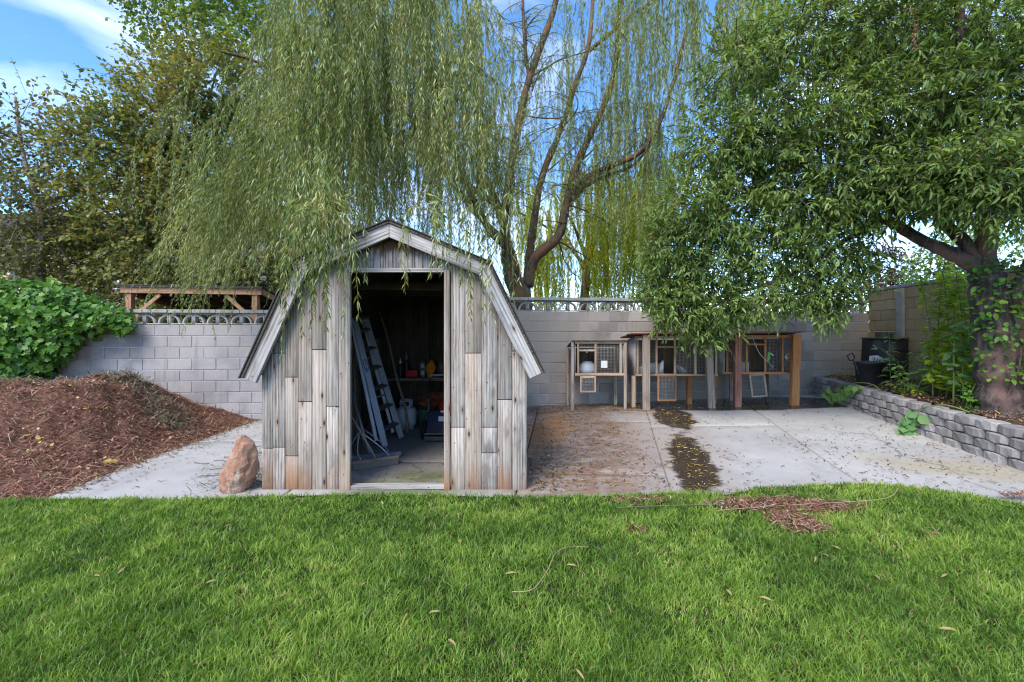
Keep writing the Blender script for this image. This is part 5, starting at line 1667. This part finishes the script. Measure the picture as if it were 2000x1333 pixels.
tree('low dark bushy tree behind the open shelter and shed', (-8.2, 14.6, -.42), [Vector((-8.2, 14.6, -.5)), Vector((-8.2, 14.6, .6)), Vector((-8.1, 14.6, 1.8))], bl, .13, .7, M['brown_leaf'], M['dark_bark'], .14, group='broadleaf trees beyond the walls', twig_len=.5, per_twig=9)

# ---- big-leaved tree in the raised bed, right foreground
PT = thing('peach_tree', (6.2, 5.85, .4), 'dense dark green fruit tree in the raised bed overhanging the hutches', 'tree')
DB = M['dark_bark']
limb([P(1960, 860, 5.85), P(1952, 790, 5.85), P(1948, 720, 5.85), P(1940, 640, 5.85), P(1930, 570, 5.82), P(1926, 520, 5.8)], .26, .165, PT, DB, 'trunk', 14)
limb([P(1928, 545, 5.8), P(1895, 515, 5.85), P(1850, 492, 5.95), P(1800, 470, 6.1), P(1730, 430, 6.3), P(1640, 400, 6.5), P(1540, 390, 6.7), P(1430, 360, 6.8)], .105, .03, PT, DB)
limb([P(1926, 520, 5.8), P(1925, 460, 5.75), P(1920, 380, 5.7), P(1900, 260, 5.6), P(1880, 120, 5.5), P(1870, -60, 5.4)], .11, .04, PT, DB)
limb([P(1915, 510, 5.82), P(1880, 470, 5.9), P(1840, 430, 6.0), P(1780, 330, 6.1), P(1700, 220, 6.2), P(1620, 90, 6.3)], .09, .03, PT, DB)
limb([P(1720, 430, 6.3), P(1650, 470, 6.5), P(1560, 530, 6.7), P(1450, 570, 6.9), P(1350, 590, 7.0)], .045, .015, PT, DB)
limb([P(1700, 230, 6.2), P(1600, 210, 6.4), P(1480, 160, 6.5), P(1430, 60, 6.5)], .04, .015, PT, DB)
limb([P(1940, 640, 5.85), P(1990, 560, 5.6), P(2040, 430, 5.3), P(2060, 250, 5.0), P(2050, 60, 4.8)], .09, .03, PT, DB)
bl = []
for px, py, Y, r_, n in ((1450, 120, 6.6, .62, 150), (1560, 60, 6.4, .7, 170), (1680, 40, 6.2, .75, 180), (1800, 30, 5.9, .8, 190), (1930, 40, 5.5, .75, 150), (1400, 280, 6.9, .62, 170), (1500, 260, 6.6, .7, 190), (1620, 220, 6.3, .75, 200), (1750, 200, 6.0, .7, 190), (1880, 190, 5.5, .6, 140), (1990, 170, 5.2, .6, 130),
                        (1350, 400, 7.0, .52, 150), (1440, 420, 6.9, .6, 170), (1560, 390, 6.6, .62, 170), (1680, 350, 6.2, .62, 160), (1800, 330, 5.7, .55, 140), (1900, 330, 5.2, .45, 110), (1990, 330, 5.0, .5, 110),
                        (1310, 480, 7.1, .42, 110), (1400, 510, 7.0, .45, 110), (1510, 490, 6.8, .5, 120), (1610, 470, 6.5, .45, 100), (1700, 410, 6.2, .38, 80), (1780, 370, 5.9, .34, 70), (1870, 372, 5.4, .30, 80), (1955, 385, 5.1, .34, 80),
                        (1320, 600, 7.1, .36, 110), (1400, 600, 7.0, .36, 110), (1480, 580, 6.9, .38, 100), (1560, 570, 6.8, .36, 90), (1640, 545, 6.6, .33, 70), (1680, 500, 6.5, .26, 40), (1380, 645, 7.1, .22, 50), (1610, 600, 6.7, .2, 30), (1300, 560, 7.1, .28, 60),
                        (1330, 540, 7.2, .35, 70), (1720, 80, 7.0, .9, 150), (1850, 100, 6.8, .9, 140), (1600, 330, 7.2, .8, 130), (1480, 340, 7.5, .7, 110), (1770, 300, 6.8, .7, 110), (2080, 250, 5.2, .8, 120), (2080, 60, 5.2, .9, 120)):
    c = P(px, py, Y)
    bl.append((tuple(c), (r_, r_, r_ * .8), int(n * 1.75)))
mb = MB()
PO, DI, NO, LL = crown_leaves(bl, .104, BLADE4, .27, twig_len=.26, per_twig=9, droop=.35, hollow=.25, mb=mb)
put('crown', leaves_mesh('crown', PO, DI, NO, LL, LL * .28, BLADE4), M['peach_leaf'], PT)
put('twigs', mb.mesh('twigs'), DB, PT, kind='stuff')
for k in range(70):
    c, r_, n = random.choice(bl)
    c = Vector(c); e = c + Vector(tuple(rdir(1)[0])) * r_[0]
    limb([c + (c - e) * .5, c, e], .014, .005, PT, DB, 'branch', 5, .02)
# dead brown tassel hanging in the crown
pts = [P(1775, 10, 5.2), P(1788, 50, 5.2), P(1784, 75, 5.2), P(1792, 98, 5.2)]
n = 90; f = rng.random(n)
pp = np.array([tuple(p) for p in smooth_path(pts, 6)]); tt = np.linspace(0, 1, len(pp))
po = np.stack([np.interp(f, tt, pp[:, k]) for k in range(3)], 1) + rng.normal(0, .008, (n, 3))
M['dead_leaf'] = leafmat('dead_leaf', [(0, (.16, .085, .045)), (.5, (.30, .17, .09)), (1, (.46, .30, .18))], .2, .7, 3, tcol=(1.2, .9, .6))
ds = put('dead_spray', leaves_mesh('dead_spray', po, rdir(n, -.8), rdir(n), .035, .014, LANCE), M['dead_leaf'], PT)

# climbing leaves on and beside that trunk
n = 900
th = rng.random(n) * 6.283; hh = rng.random(n)
cx = np.interp(hh, [0, 1], [6.28, 6.1]); 
rad_ = .24 + .16 * rng.random(n)
po = np.stack([cx + .1 + np.cos(th) * rad_ * (1 + .5 * rng.random(n)), 5.72 + np.sin(th) * rad_ * .8, .85 + hh * 1.55], 1)
cv = thing('climbing_vine', (6.3, 5.7, .42), 'leafy green vine climbing the fruit tree trunk', 'vine')
put('foliage', leaves_mesh('foliage', po, norm(np.stack([np.cos(th), np.sin(th) - .4, -.5 + 0 * th], 1) + rng.normal(0, .5, (n, 3))), norm(np.stack([np.cos(th), np.sin(th) - .5, .8 + 0 * th], 1) + rng.normal(0, .3, (n, 3))), .05 + .05 * rng.random(n), .05, OVAL), M['ivy_leaf'], cv)
b = MB()
for k in range(4):
    a = k * 1.6 + 3.5
    b.tube(smooth_path([(6.25 + .27 * math.cos(a), 5.8 + .27 * math.sin(a), .42), (6.3 + .25 * math.cos(a + .6), 5.75 + .22 * math.sin(a + .6), 1.2), (6.2 + .22 * math.cos(a), 5.75 + .2 * math.sin(a), 2.3)], 5), .012, 5)
put('stem', b.mesh('stem', True), DB, cv)

# ---- ivy heap over the left wall
iv = thing('ivy_bush', (-8.4, 7.7, -.1), 'bright green lobed-leaf ivy heaped over the low block wall', 'ivy')
blobs = [((-9.4, 7.6, 1.0), (1.2, .7, 1.35), 2700), ((-8.6, 7.75, 1.45), (1.0, .6, 1.05), 2500), ((-8.0, 7.85, 1.75), (.8, .5, .55), 1200), ((-7.45, 7.95, 1.75), (.62, .42, .40), 800), ((-8.8, 7.5, .55), (.85, .5, .6), 1000), ((-9.9, 7.4, .3), (.9, .6, .9), 900), ((-7.0, 8.0, 1.72), (.42, .3, .22), 280), ((-7.75, 7.75, 1.25), (.45, .35, .3), 330), ((-8.15, 7.7, .95), (.5, .35, .35), 380), ((-10.4, 7.6, 1.5), (1.2, .7, 1.0), 900), ((-6.75, 8.02, 1.55), (.22, .2, .14), 60)]
PO, DI, NO = [], [], []
for c, r_, n in blobs:
    u = rdir(n); u[:, 1] -= .35; u = norm(u)
    rr = (.62 + .42 * rng.random(n)) * (1 + .17 * np.sin(u[:, 0] * 7 + u[:, 2] * 9 + c[0] * 5))
    p = np.array(c) + u * rr[:, None] * np.array(r_)
    PO.append(p); NO.append(norm(u * .9 + rng.normal(0, .35, (n, 3)) + np.array([0, -.2, .45]))); DI.append(norm(rng.normal(0, .6, (n, 3)) + np.array([0, -.3, -.9])))
PO, DI, NO = map(np.concatenate, (PO, DI, NO))
kp = PO[:, 2] > -.05
n = kp.sum()
put('foliage', leaves_mesh('foliage', PO[kp], DI[kp], NO[kp], .055 + .085 * rng.random(n) ** 1.5, .07 + .06 * rng.random(n), LOBED), M['ivy_leaf'], iv)
b = MB()
for k in range(9):
    x = -10.3 + k * .22
    b.tube(smooth_path([(x, 7.8, -.1), (x + random.uniform(-.2, .3), 7.75, .7), (x + random.uniform(-.1, .6), 7.8, 1.4 + random.uniform(-.2, .5))], 5), .014, 5)
put('stem', b.mesh('stem', True), DB, iv)

# ---- plants in the bed
def shoots(label, xy_h, leafL, aspect, lmat, tmpl=OVAL, dens=38, stem_r=.008, name='leafy_shoots', lean=.08, cat='plant', flower=None, start=.05):
    x0, y0, _ = xy_h[0]
    T = thing(name, (x0, y0, bz(x0, y0)), label, cat, 'plants in the raised bed')
    PO, DI, NO, LL = [], [], [], []
    for (x, y, h) in xy_h:
        z = bz(x, y) - .01
        tip = Vector((x + random.uniform(-lean, lean) * 2, y + random.uniform(-lean, lean), z + h))
        pts = smooth_path([Vector((x, y, z)), Vector((x, y, z)).lerp(tip, .5) + Vector((random.uniform(-lean, lean), 0, 0)), tip], 5)
        b = MB(); b.tube(pts, np.linspace(stem_r, stem_r * .4, len(pts)), 6)
        put('stem', b.mesh('stem', True), M['stem'], T)
        m = int(dens * h); f = start + (1 - start) * rng.random(m)
        pp = np.array([tuple(p) for p in pts]); tt = np.linspace(0, 1, len(pp))
        p = np.stack([np.interp(f, tt, pp[:, k]) for k in range(3)], 1)
        a = rng.random(m) * 6.283; r_ = np.stack([np.cos(a), np.sin(a), -.25 + 0 * a], 1)
        PO.append(p + r_ * .03); DI.append(norm(r_ + rng.normal(0, .25, (m, 3)))); NO.append(norm(rng.normal(0, .3, (m, 3)) + np.array([0, -.25, 1]))); LL.append(leafL * (.6 + .6 * rng.random(m)) * (1.1 - .4 * f))
    PO, DI, NO, LL = map(np.concatenate, (PO, DI, NO, LL))
    put('foliage', leaves_mesh('foliage', PO, DI, NO, LL, LL * aspect, tmpl), lmat, T)
    return T
def at(px, Y): return PX(px, Y)
shoots('tall sucker shoots with round yellow green leaves before the tan wall', [(at(1822, 6.9), 6.9, 1.85), (at(1836, 7.0), 7.0, 1.95), (at(1848, 6.8), 6.8, 1.9), (at(1862, 7.0), 7.0, 1.9), (at(1876, 6.8), 6.8, 2.0), (at(1890, 6.9), 6.9, 1.9), (at(1905, 7.0), 7.0, 1.95), (at(1866, 6.6), 6.6, 1.7)], .12, .75, M['shoot_leaf'], dens=75, stem_r=.011, start=.12)
shoots('broad-leaved sunflower plant in front of the sucker shoots', [(at(1862, 6.35), 6.35, 1.05), (at(1882, 6.4), 6.4, .95), (at(1900, 6.25), 6.25, 1.2)], .20, .78, M['sun_leaf'], dens=17, stem_r=.013, name='sunflower_plant', start=.35)
shoots('low round-leaved green plant by the fruit tree foot', [(at(1882, 6.0), 6.0, .4), (at(1892, 6.05), 6.05, .5), (at(1902, 5.95), 5.95, .38), (at(1878, 6.1), 6.1, .45)], .07, .8, M['ivy_leaf'], dens=80, stem_r=.005, name='low_plant')
shoots('spindly weed with drooping pale leaves beside the black pot', [(at(1742, 7.7), 7.7, 1.0), (at(1752, 7.6), 7.6, .75), (at(1768, 7.5), 7.5, .8)], .14, .38, M['weed_leaf'], tmpl=BLADE6, dens=30, stem_r=.007, name='tall_weed', lean=.2)
shoots('bushy green weed in front of the compost bin', [(at(1775, 7.3), 7.3, .75), (at(1785, 7.2), 7.2, .85), (at(1795, 7.4), 7.4, .7), (at(1765, 7.2), 7.2, .5), (at(1805, 7.1), 7.1, .55)], .13, .5, M['weed_leaf'], dens=40, stem_r=.006, name='bushy_weed', lean=.2)
shoots('small yellow-flowering seedling beside the pot', [(at(1640, 9.2), 9.2, .16), (at(1652, 9.1), 9.1, .14), (at(1632, 9.3), 9.3, .15)], .08, .6, M['shoot_leaf'], dens=70, stem_r=.004, name='seedling')
shoots('yellow-flowered low weed between the pot and the tree', [(at(1772, 7.2), 7.2, .16), (at(1780, 7.1), 7.1, .12), (at(1764, 7.3), 7.3, .14)], .07, .6, plain('yellow_petal', (.70, .50, .03), .6, .3), dens=70, stem_r=.004, name='flowering_weed')
shoots('leafy green plant at the right of the tree trunk', [(6.55, 5.4, .55), (6.65, 5.3, .7), (6.75, 5.45, .8), (6.6, 5.6, .6)], .10, .7, M['ivy_leaf'], dens=60, stem_r=.006, name='leafy_plant')
# vines leaning over the retaining wall
def overhang(label, pts, leaves_at, nl, leafL, lmat):
    T = thing('trailing_stem', pts[0], label, 'plant', 'plants in the raised bed')
    b = MB(); b.tube(smooth_path(pts, 6), np.linspace(.009, .005, 6 * (len(pts) - 1) + 1), 6); put('stem', b.mesh('stem', True), M['stem'], T)
    c = np.array([tuple(p) for p in leaves_at])
    k = rng.integers(0, len(c), nl)
    po = c[k] + rng.normal(0, .05, (nl, 3))
    put('foliage', leaves_mesh('foliage', po, norm(rng.normal(0, .5, (nl, 3)) + np.array([-.3, -.2, -.9])), norm(rng.normal(0, .35, (nl, 3)) + np.array([-.4, -.9, .35])), leafL * (.6 + .6 * rng.random(nl)), leafL * .75, OVAL), lmat, T)
overhang('wilting broad-leaved stem drooping over the retaining wall top', [P(1895, 806, 5.8), P(1850, 792, 6.0), P(1815, 794, 6.2), P(1785, 804, 6.38), P(1770, 815, 6.42)], [P(1795, 812, 6.3), P(1778, 822, 6.35), P(1765, 834, 6.4), P(1772, 842, 6.36)], 24, .17, M['sun_leaf'])
overhang('yellow-budded stem arching over the wall beside the pot', [P(1725, 768, 7.5), P(1705, 752, 7.6), P(1675, 748, 7.8), P(1645, 754, 8.15), P(1612, 766, 8.6)], [P(1650, 760, 8.05), P(1635, 768, 8.2), P(1665, 756, 7.85), P(1620, 772, 8.4)], 34, .13, M['weed_leaf'])

# ================================================================== mulch pile
def slab_edge(y): return -4.13 - .10 * (y - 4.29)
def pile_h(x, y):
    e = slab_edge(y) - x                       # distance from the slab edge
    f = lawn_edge(x) * 0 + 4.10
    fr_ = y - f
    a = sstep(-.12, 1.75, e) * sstep(-.05, 2.1, fr_)
    hh = .86 * a * (1 - .40 * sstep(7.1, 8.4, y))
    hh = hh * (1 - .20 * sstep(2.2, 4.2, e))
    return hh + .05 * a * np.sin(x * 3.3 + y * 2.1) + .04 * a * np.sin(x * 7.1 - y * 5.3) + .02 * a * np.sin(x * 13 + y * 11)
xs = np.linspace(-9.5, -3.7, 150); ys = np.linspace(4.0, 8.45, 120)
X, Y = np.meshgrid(xs, ys)
nz = np.array([mnoise.fractal(Vector((a * 4, b_ * 4, 0)), .9, 2.0, 4) for a, b_ in zip(X.ravel(), Y.ravel())]).reshape(X.shape)
H = pile_h(X, Y)
Z = gv(X, Y) - .05 + H + nz * .06 * np.clip(H * 5, 0, 1)
V = np.stack([X, Y, Z], -1).reshape(-1, 3)
i = np.arange(119)[:, None] * 150 + np.arange(149)[None, :]
t = NT('shredded_mulch')
c = t.ramp(t.noise(t.pos(), 30, 6, .75), [(.3, (.055, .026, .018)), (.5, (.17, .085, .058)), (.7, (.33, .19, .135))])
t.bump(t.noise(t.pos(), 45, 6, .75), 1., .03)
M['mulch'] = t.base(c, .95, .1)
mp_ = thing('mulch_pile', (-6.2, 6.3, 0), 'large heap of red-brown bark mulch and dry needles beside the slab', 'mulch pile')
put('mound', np_mesh('mound', V, [np.stack([i, i + 1, i + 151, i + 150], -1).reshape(-1, 4)], True), M['mulch'], mp_)
def pile_z(x, y): return gv(x, y) - .05 + pile_h(x, y)

def islandmat(name, cols, rough=.85):
    t = NT(name)
    return t.base(t.ramp(t.island(), cols), rough, .2)
M['needles'] = islandmat('dry_needles', [(0, (.07, .026, .018)), (.35, (.19, .078, .05)), (.7, (.32, .155, .105)), (.9, (.42, .26, .18)), (1, (.52, .40, .29))])
M['deadbits'] = islandmat('dead_leaf_bits', [(0, (.16, .07, .045)), (.5, (.33, .17, .11)), (.9, (.48, .30, .20)), (1, (.58, .44, .05))])
M['cuttings'] = islandmat('grey_green_cuttings', [(0, (.07, .08, .045)), (.5, (.16, .165, .10)), (1, (.30, .29, .20))])
M['yellow_leaf'] = islandmat('yellow_fallen_leaf', [(0, (.10, .062, .022)), (.4, (.26, .17, .045)), (.75, (.44, .32, .065)), (1, (.44, .38, .24))], .6)
M['tan_leaf'] = islandmat('tan_fallen_leaf', [(0, (.13, .085, .04)), (.5, (.27, .20, .09)), (.8, (.36, .30, .12)), (1, (.38, .33, .08))], .7)
M['litter'] = islandmat('brown_litter', [(0, (.035, .022, .015)), (.4, (.10, .062, .04)), (.75, (.22, .14, .09)), (.93, (.34, .24, .12)), (1, (.5, .40, .08))], .8)
M['twigs'] = islandmat('dry_twigs', [(0, (.05, .038, .03)), (.6, (.13, .095, .07)), (1, (.36, .29, .19))])

def strips(x, y, z, L, w, tilt=.35, curve=.25):
    """slim bent strips lying on a surface"""
    n = len(x); a = rng.random(n) * 6.283
    d = np.stack([np.cos(a), np.sin(a), rng.normal(0, tilt, n)], 1); d = norm(d)
    up = np.array([0, 0, 1.0]); s = norm(np.cross(d, up)) 
    up2 = np.cross(s, d)
    c = np.stack([x, y, z], 1)
    k = rng.normal(0, curve, n)[:, None] * L[:, None]
    p0 = c - d * L[:, None] / 2; p2 = c + d * L[:, None] / 2; p1 = c + s * k + up2 * np.abs(k) * .6
    W = w[:, None]
    lift = up2 * W * .7
    V = np.stack([p0 - s * W, p0 + s * W, p1 - s * W + lift, p1 + s * W + lift, p2], 1).reshape(-1, 3)
    b = np.arange(n) * 5
    return V, [np.stack([b, b + 1, b + 3, b + 2], 1), np.stack([b + 2, b + 3, b + 4], 1)]
n = 30000
y = 4.05 + 4.2 * rng.random(n) ** 1.3; x = slab_edge(y) + .06 - 4.6 * rng.random(n)
z = pile_z(x, y) + .012 + .02 * rng.random(n)
V, Fc = strips(x, y, z, .04 + .16 * rng.random(n) ** 2.2, .0016 + .0028 * rng.random(n))
o = put('needle_litter', np_mesh('needle_litter', V, Fc), M['needles'], mp_, kind='stuff')
n = 1500
y = 4.06 + 3.6 * rng.random(n) ** 1.2; x = slab_edge(y) + .05 - 4.2 * rng.random(n)
po = np.stack([x, y, pile_z(x, y) + .025], 1)
put('dead_leaves', leaves_mesh('dead_leaves', po, norm(rng.normal(0, 1, (n, 3)) * np.array([1, 1, .3])), norm(rng.normal(0, .5, (n, 3)) + np.array([0, -.3, 1])), .02 + .045 * rng.random(n) ** 2, .02 + .025 * rng.random(n), OVAL), M['deadbits'], mp_, kind='stuff')
# grey-green cuttings on the crest and right shoulder
for cx, cy, rx, ry, n in ((-6.0, 7.1, .45, .35, 420), (-5.0, 6.7, .35, .4, 260), (-7.0, 6.7, .8, .4, 300), (-5.4, 6.9, .6, .5, 240)):
    x = cx + rng.normal(0, rx * .5, n); y = cy + rng.normal(0, ry * .5, n)
    z = pile_z(x, y) + .02 + .05 * rng.random(n)
    V, Fc = strips(x, y, z, .07 + .12 * rng.random(n), .003 + .003 * rng.random(n), .5, .3)
    put('cuttings', np_mesh('cuttings', V, Fc), M['cuttings'], mp_, kind='stuff')
n = 60
for k in range(n):
    y_ = random.uniform(4.3, 7.2); x_ = slab_edge(y_) - .2 - random.random() * 3.2
    a = random.uniform(-.9, .9); L = random.uniform(.25, .7)
    p0 = Vector((x_, y_, 0)); p1 = p0 + Vector((math.cos(a), math.sin(a) * .5, 0)) * L; pm = (p0 + p1) / 2 + Vector((0, random.uniform(-.05, .05), 0))
    pts = []
    for q in (p0, pm, p1): pts.append(Vector((q.x, q.y, float(pile_z(np.array(q.x), np.array(q.y))) + .035)))
    b = MB(); b.tube(smooth_path(pts, 4), .004, 5)
    put('twig', b.mesh('twig', True), M['twigs'], mp_)
for px, py in ((105, 917), (218, 903), (45, 855), (205, 800), (230, 902)):
    Y_ = 4.5 if py > 880 else 5.2
    for _ in range(12):
        x_ = PX(px, Y_); z_ = float(pile_z(np.array(x_), np.array(Y_))) + .03
        py2 = 648 + (CAM_H - z_) * F / Y_
        Y_ += (py2 - py) * .004
    me = leaves_mesh('leaf', np.zeros((1, 3)), np.array([[random.uniform(-1, 1), random.uniform(-1, 1), .1]]), np.array([[0, -.6, 1.]]), .075, .07, OVAL)
    put('leaf', me, M['yellow_leaf'], mp_, (x_, Y_, z_ + .015))

# ================================================================== fallen litter on the paving and lawn
def scatter(n, fx, fy, cond=None):
    x, y = fx(n), fy(n)
    if cond is not None:
        k = cond(x, y); x, y = x[k], y[k]
    return x, y
def in_shed(x, y): return (x > SXL - .02) & (x < SXR + .02) & (y > SY - .03) & (y < SB)
X_, Y_ = [], []
def add(n, x0, x1, y0, y1, p=1.0):
    x = rng.uniform(x0, x1, n); y = rng.uniform(y0, y1, n)
    k = (~in_shed(x, y)) & (y > lawn_edge(x) + .02) & (x < 5.35 + .172 * (y - 4.93)) & (x > slab_edge(y)) & (y < wall_y(x) - .12)
    X_.append(x[k]); Y_.append(y[k])
add(1500, .15, 1.6, 4.2, 8.6); add(1300, .1, 2.6, 8.2, 9.2); add(260, 1.3, 2.6, 4.2, 8); add(420, 2.3, 6, 4.4, 9.2); add(500, 3.4, 5.6, 4.2, 6.4)
add(350, -4.4, -2.3, 4.1, 8.4); add(200, .15, .5, 4.2, 5.3); add(160, 5.0, 6.2, 4.3, 9)
y = rng.uniform(4.15, 8.2, 900); X_.append(slab_edge(y) + .01 + rng.exponential(.10, 900)); Y_.append(y)
x, y = np.concatenate(X_), np.concatenate(Y_)
V, Fc = strips(x, y, gv(x, y) + .006, .02 + .07 * rng.random(len(x)) ** 2, .0025 + .004 * rng.random(len(x)), .06, .2)
lit = put('leaf_litter', np_mesh('leaf_litter', V, Fc), M['litter'])
tag(lit, 'brown leaf litter and bits scattered over the concrete paving', 'litter', kind='stuff')
# bits trodden in through the shed doorway
n = 260
x = rng.uniform(SXL + .4, SXR - .75, n); y = SY + .1 + 1.6 * rng.random(n) ** 2
V, Fc = strips(x, y, gv(x, y) + .006, .02 + .06 * rng.random(n) ** 2, .002 + .003 * rng.random(n), .06, .2)
tag(put('floor_litter', np_mesh('floor_litter', V, Fc), M['litter']), 'dry leaf bits on the concrete floor inside the shed doorway', 'litter', kind='stuff')
# yellow willow leaves floating in the puddles
X_, Y_ = [], []
n = 170
f = rng.random(n); x = 2.36 - .60 * (1 - f) + rng.normal(0, .14, n); y = 4.1 + 2.25 * f
X_.append(x); Y_.append(y)
n = 110; X_.append(2.68 + rng.normal(0, .2, n)); Y_.append(7.65 + rng.normal(0, .4, n))
n = 130; X_.append(rng.uniform(2, 6, n)); Y_.append(rng.uniform(8.3, 9.2, n))
n = 120; X_.append(rng.uniform(.2, 2, n)); Y_.append(rng.uniform(4.2, 8.5, n))
x, y = np.concatenate(X_), np.concatenate(Y_)
k = (y > lawn_edge(x) + .03) & (y < wall_y(x) - .15) & (x < 5.3 + .172 * (y - 4.93)); x, y = x[k], y[k]; n = len(x)
po = np.stack([x, y, gv(x, y) + .007], 1)
a = rng.random(n) * 6.283
yl = put('fallen_leaves', leaves_mesh('fallen_leaves', po, np.stack([np.cos(a), np.sin(a), .08 + 0 * a], 1), norm(rng.normal(0, .3, (n, 3)) + np.array([0, 0, 1])), .04 + .05 * rng.random(n), .010 + .006 * rng.random(n), LANCE), M['yellow_leaf'])
tag(yl, 'slim yellow willow leaves lying in the puddles on the paving', 'leaves', kind='stuff')
# thatch on the lawn
n = 2600
x = rng.uniform(.7, 4.7, n * 6); y = rng.uniform(3.2, 4.15, n * 6)
k = rng.random(n * 6) < bare(x, y) ** 1.2; x, y = x[k], y[k]
V, Fc = strips(x, y, lawn_z(x, y) + .014 + .03 * rng.random(len(x)), .03 + .09 * rng.random(len(x)) ** 1.5, .002 + .0035 * rng.random(len(x)), .2, .2)
th_ = put('thatch', np_mesh('thatch', V, Fc), M['needles'])
tag(th_, 'patch of dead brown thatch and chips on the lawn', 'thatch', kind='stuff')
# leaves on the lawn, each one a thing
lab = 'slim tan fallen leaf lying on the lawn'
n = 34
for k in range(n):
    y_ = random.uniform(2.0, 4.0); x_ = random.uniform(-1.05, 1.05) * y_
    if k < 9:
        px, py = ((400, 1145), (545, 1172), (705, 1150), (875, 1255), (985, 1130), (1510, 1180), (1850, 1127), (1125, 1310), (1430, 1170))[k]
        y_ = CAM_H * F / (py - 648) * .97; x_ = PX(px, y_)
    a = random.random() * 6.283
    me = leaves_mesh('leaf', np.zeros((1, 3)), np.array([[math.cos(a), math.sin(a), random.uniform(-.1, .3)]]), np.array([[random.uniform(-.3, .3), -.4, 1.]]), random.uniform(.05, .08), random.uniform(.010, .017), BLADE6)
    o = put('fallen_leaf', me, M['tan_leaf'], None, (x_, y_, float(lawn_z(np.array(x_), np.array(y_))) + .034))
    tag(o, lab, 'leaf', 'fallen leaves on the lawn')
# dry willow switches on the lawn
def switch(label, pts, r=.004, mat='twigs'):
    q = []
    for px, py in pts:
        Y_ = (CAM_H - .05) * F / (py - 648); q.append(Vector((PX(px, Y_), Y_, .06)))
    b = MB(); b.tube([p - q[0] for p in smooth_path(q, 6)], r, 5)
    tag(put('dry_switch', b.mesh('dry_switch', True), M[mat], None, q[0]), label, 'twig')
M['straw'] = plain('straw', (.34, .27, .15), .8, .2, var=.3)
switch('long pale dry switch curving across the thatch patch', [(1400, 1000), (1500, 992), (1600, 986), (1700, 980), (1740, 972), (1755, 955)], .003, 'straw')
switch('thin curved straw-coloured switch in the middle of the lawn', [(1000, 1160), (1040, 1155), (1068, 1120), (1085, 1085), (1110, 1072), (1150, 1072)], .0035, 'straw')
switch('brown dry switch at the lawn edge right of the shed', [(1205, 995), (1260, 992), (1330, 990), (1420, 988)], .005)
# twigs on the left slab by the boulder
tb = []
for k in range(22):
    x_ = random.uniform(-3.6, -2.45); y_ = random.uniform(4.4, 7.6)
    a = random.uniform(-.5, .5); L = random.uniform(.15, .5)
    tb.append((x_, y_, a, L))
for x_, y_, a, L in tb:
    p = [Vector((0, 0, 0)), Vector((math.cos(a) * L * .5, math.sin(a) * L * .5 + random.uniform(-.04, .04), .008)), Vector((math.cos(a) * L, math.sin(a) * L, 0))]
    b = MB(); b.tube(smooth_path(p, 4), .0035, 5)
    tag(put('dry_twig', b.mesh('dry_twig', True), M['twigs'], None, (x_, y_, g(x_, y_) + .006)), 'thin dark dry twig lying on the slab left of the shed', 'twig', 'twigs on the left slab')
n = 700
x = np.concatenate([-2.62 + rng.normal(0, .16, n // 2), -2.38 + rng.normal(0, .06, n // 4), -2.9 + rng.normal(0, .25, n // 4)]); y = np.concatenate([4.55 + rng.normal(0, .22, n // 2), 4.8 + rng.normal(0, .4, n // 4), 5.4 + rng.normal(0, .4, n // 4)])
k = (y > lawn_edge(x) + .03) & (x < SXL - .02); x, y = x[k], y[k]
V, Fc = strips(x, y, gv(x, y) + .006 + .03 * rng.random(len(x)), .04 + .1 * rng.random(len(x)), .003 + .003 * rng.random(len(x)), .25, .25)
tag(put('dry_cuttings', np_mesh('dry_cuttings', V, Fc), M['cuttings']), 'dry grey green cuttings around the boulder foot', 'cuttings', kind='stuff')
# litter in the raised bed
n = 3500
y = rng.uniform(3.6, 9.6, n); x = 5.62 + .172 * (y - 4.93) + 1.35 * rng.random(n)
V, Fc = strips(x, y, bed_z(x, y) + .02 + .015 * rng.random(n), .03 + .07 * rng.random(n), .003 + .008 * rng.random(n) ** 2, .15, .2)
tag(put('bed_litter', np_mesh('bed_litter', V, Fc), M['deadbits']), 'brown dead leaves covering the raised bed soil', 'litter', kind='stuff')
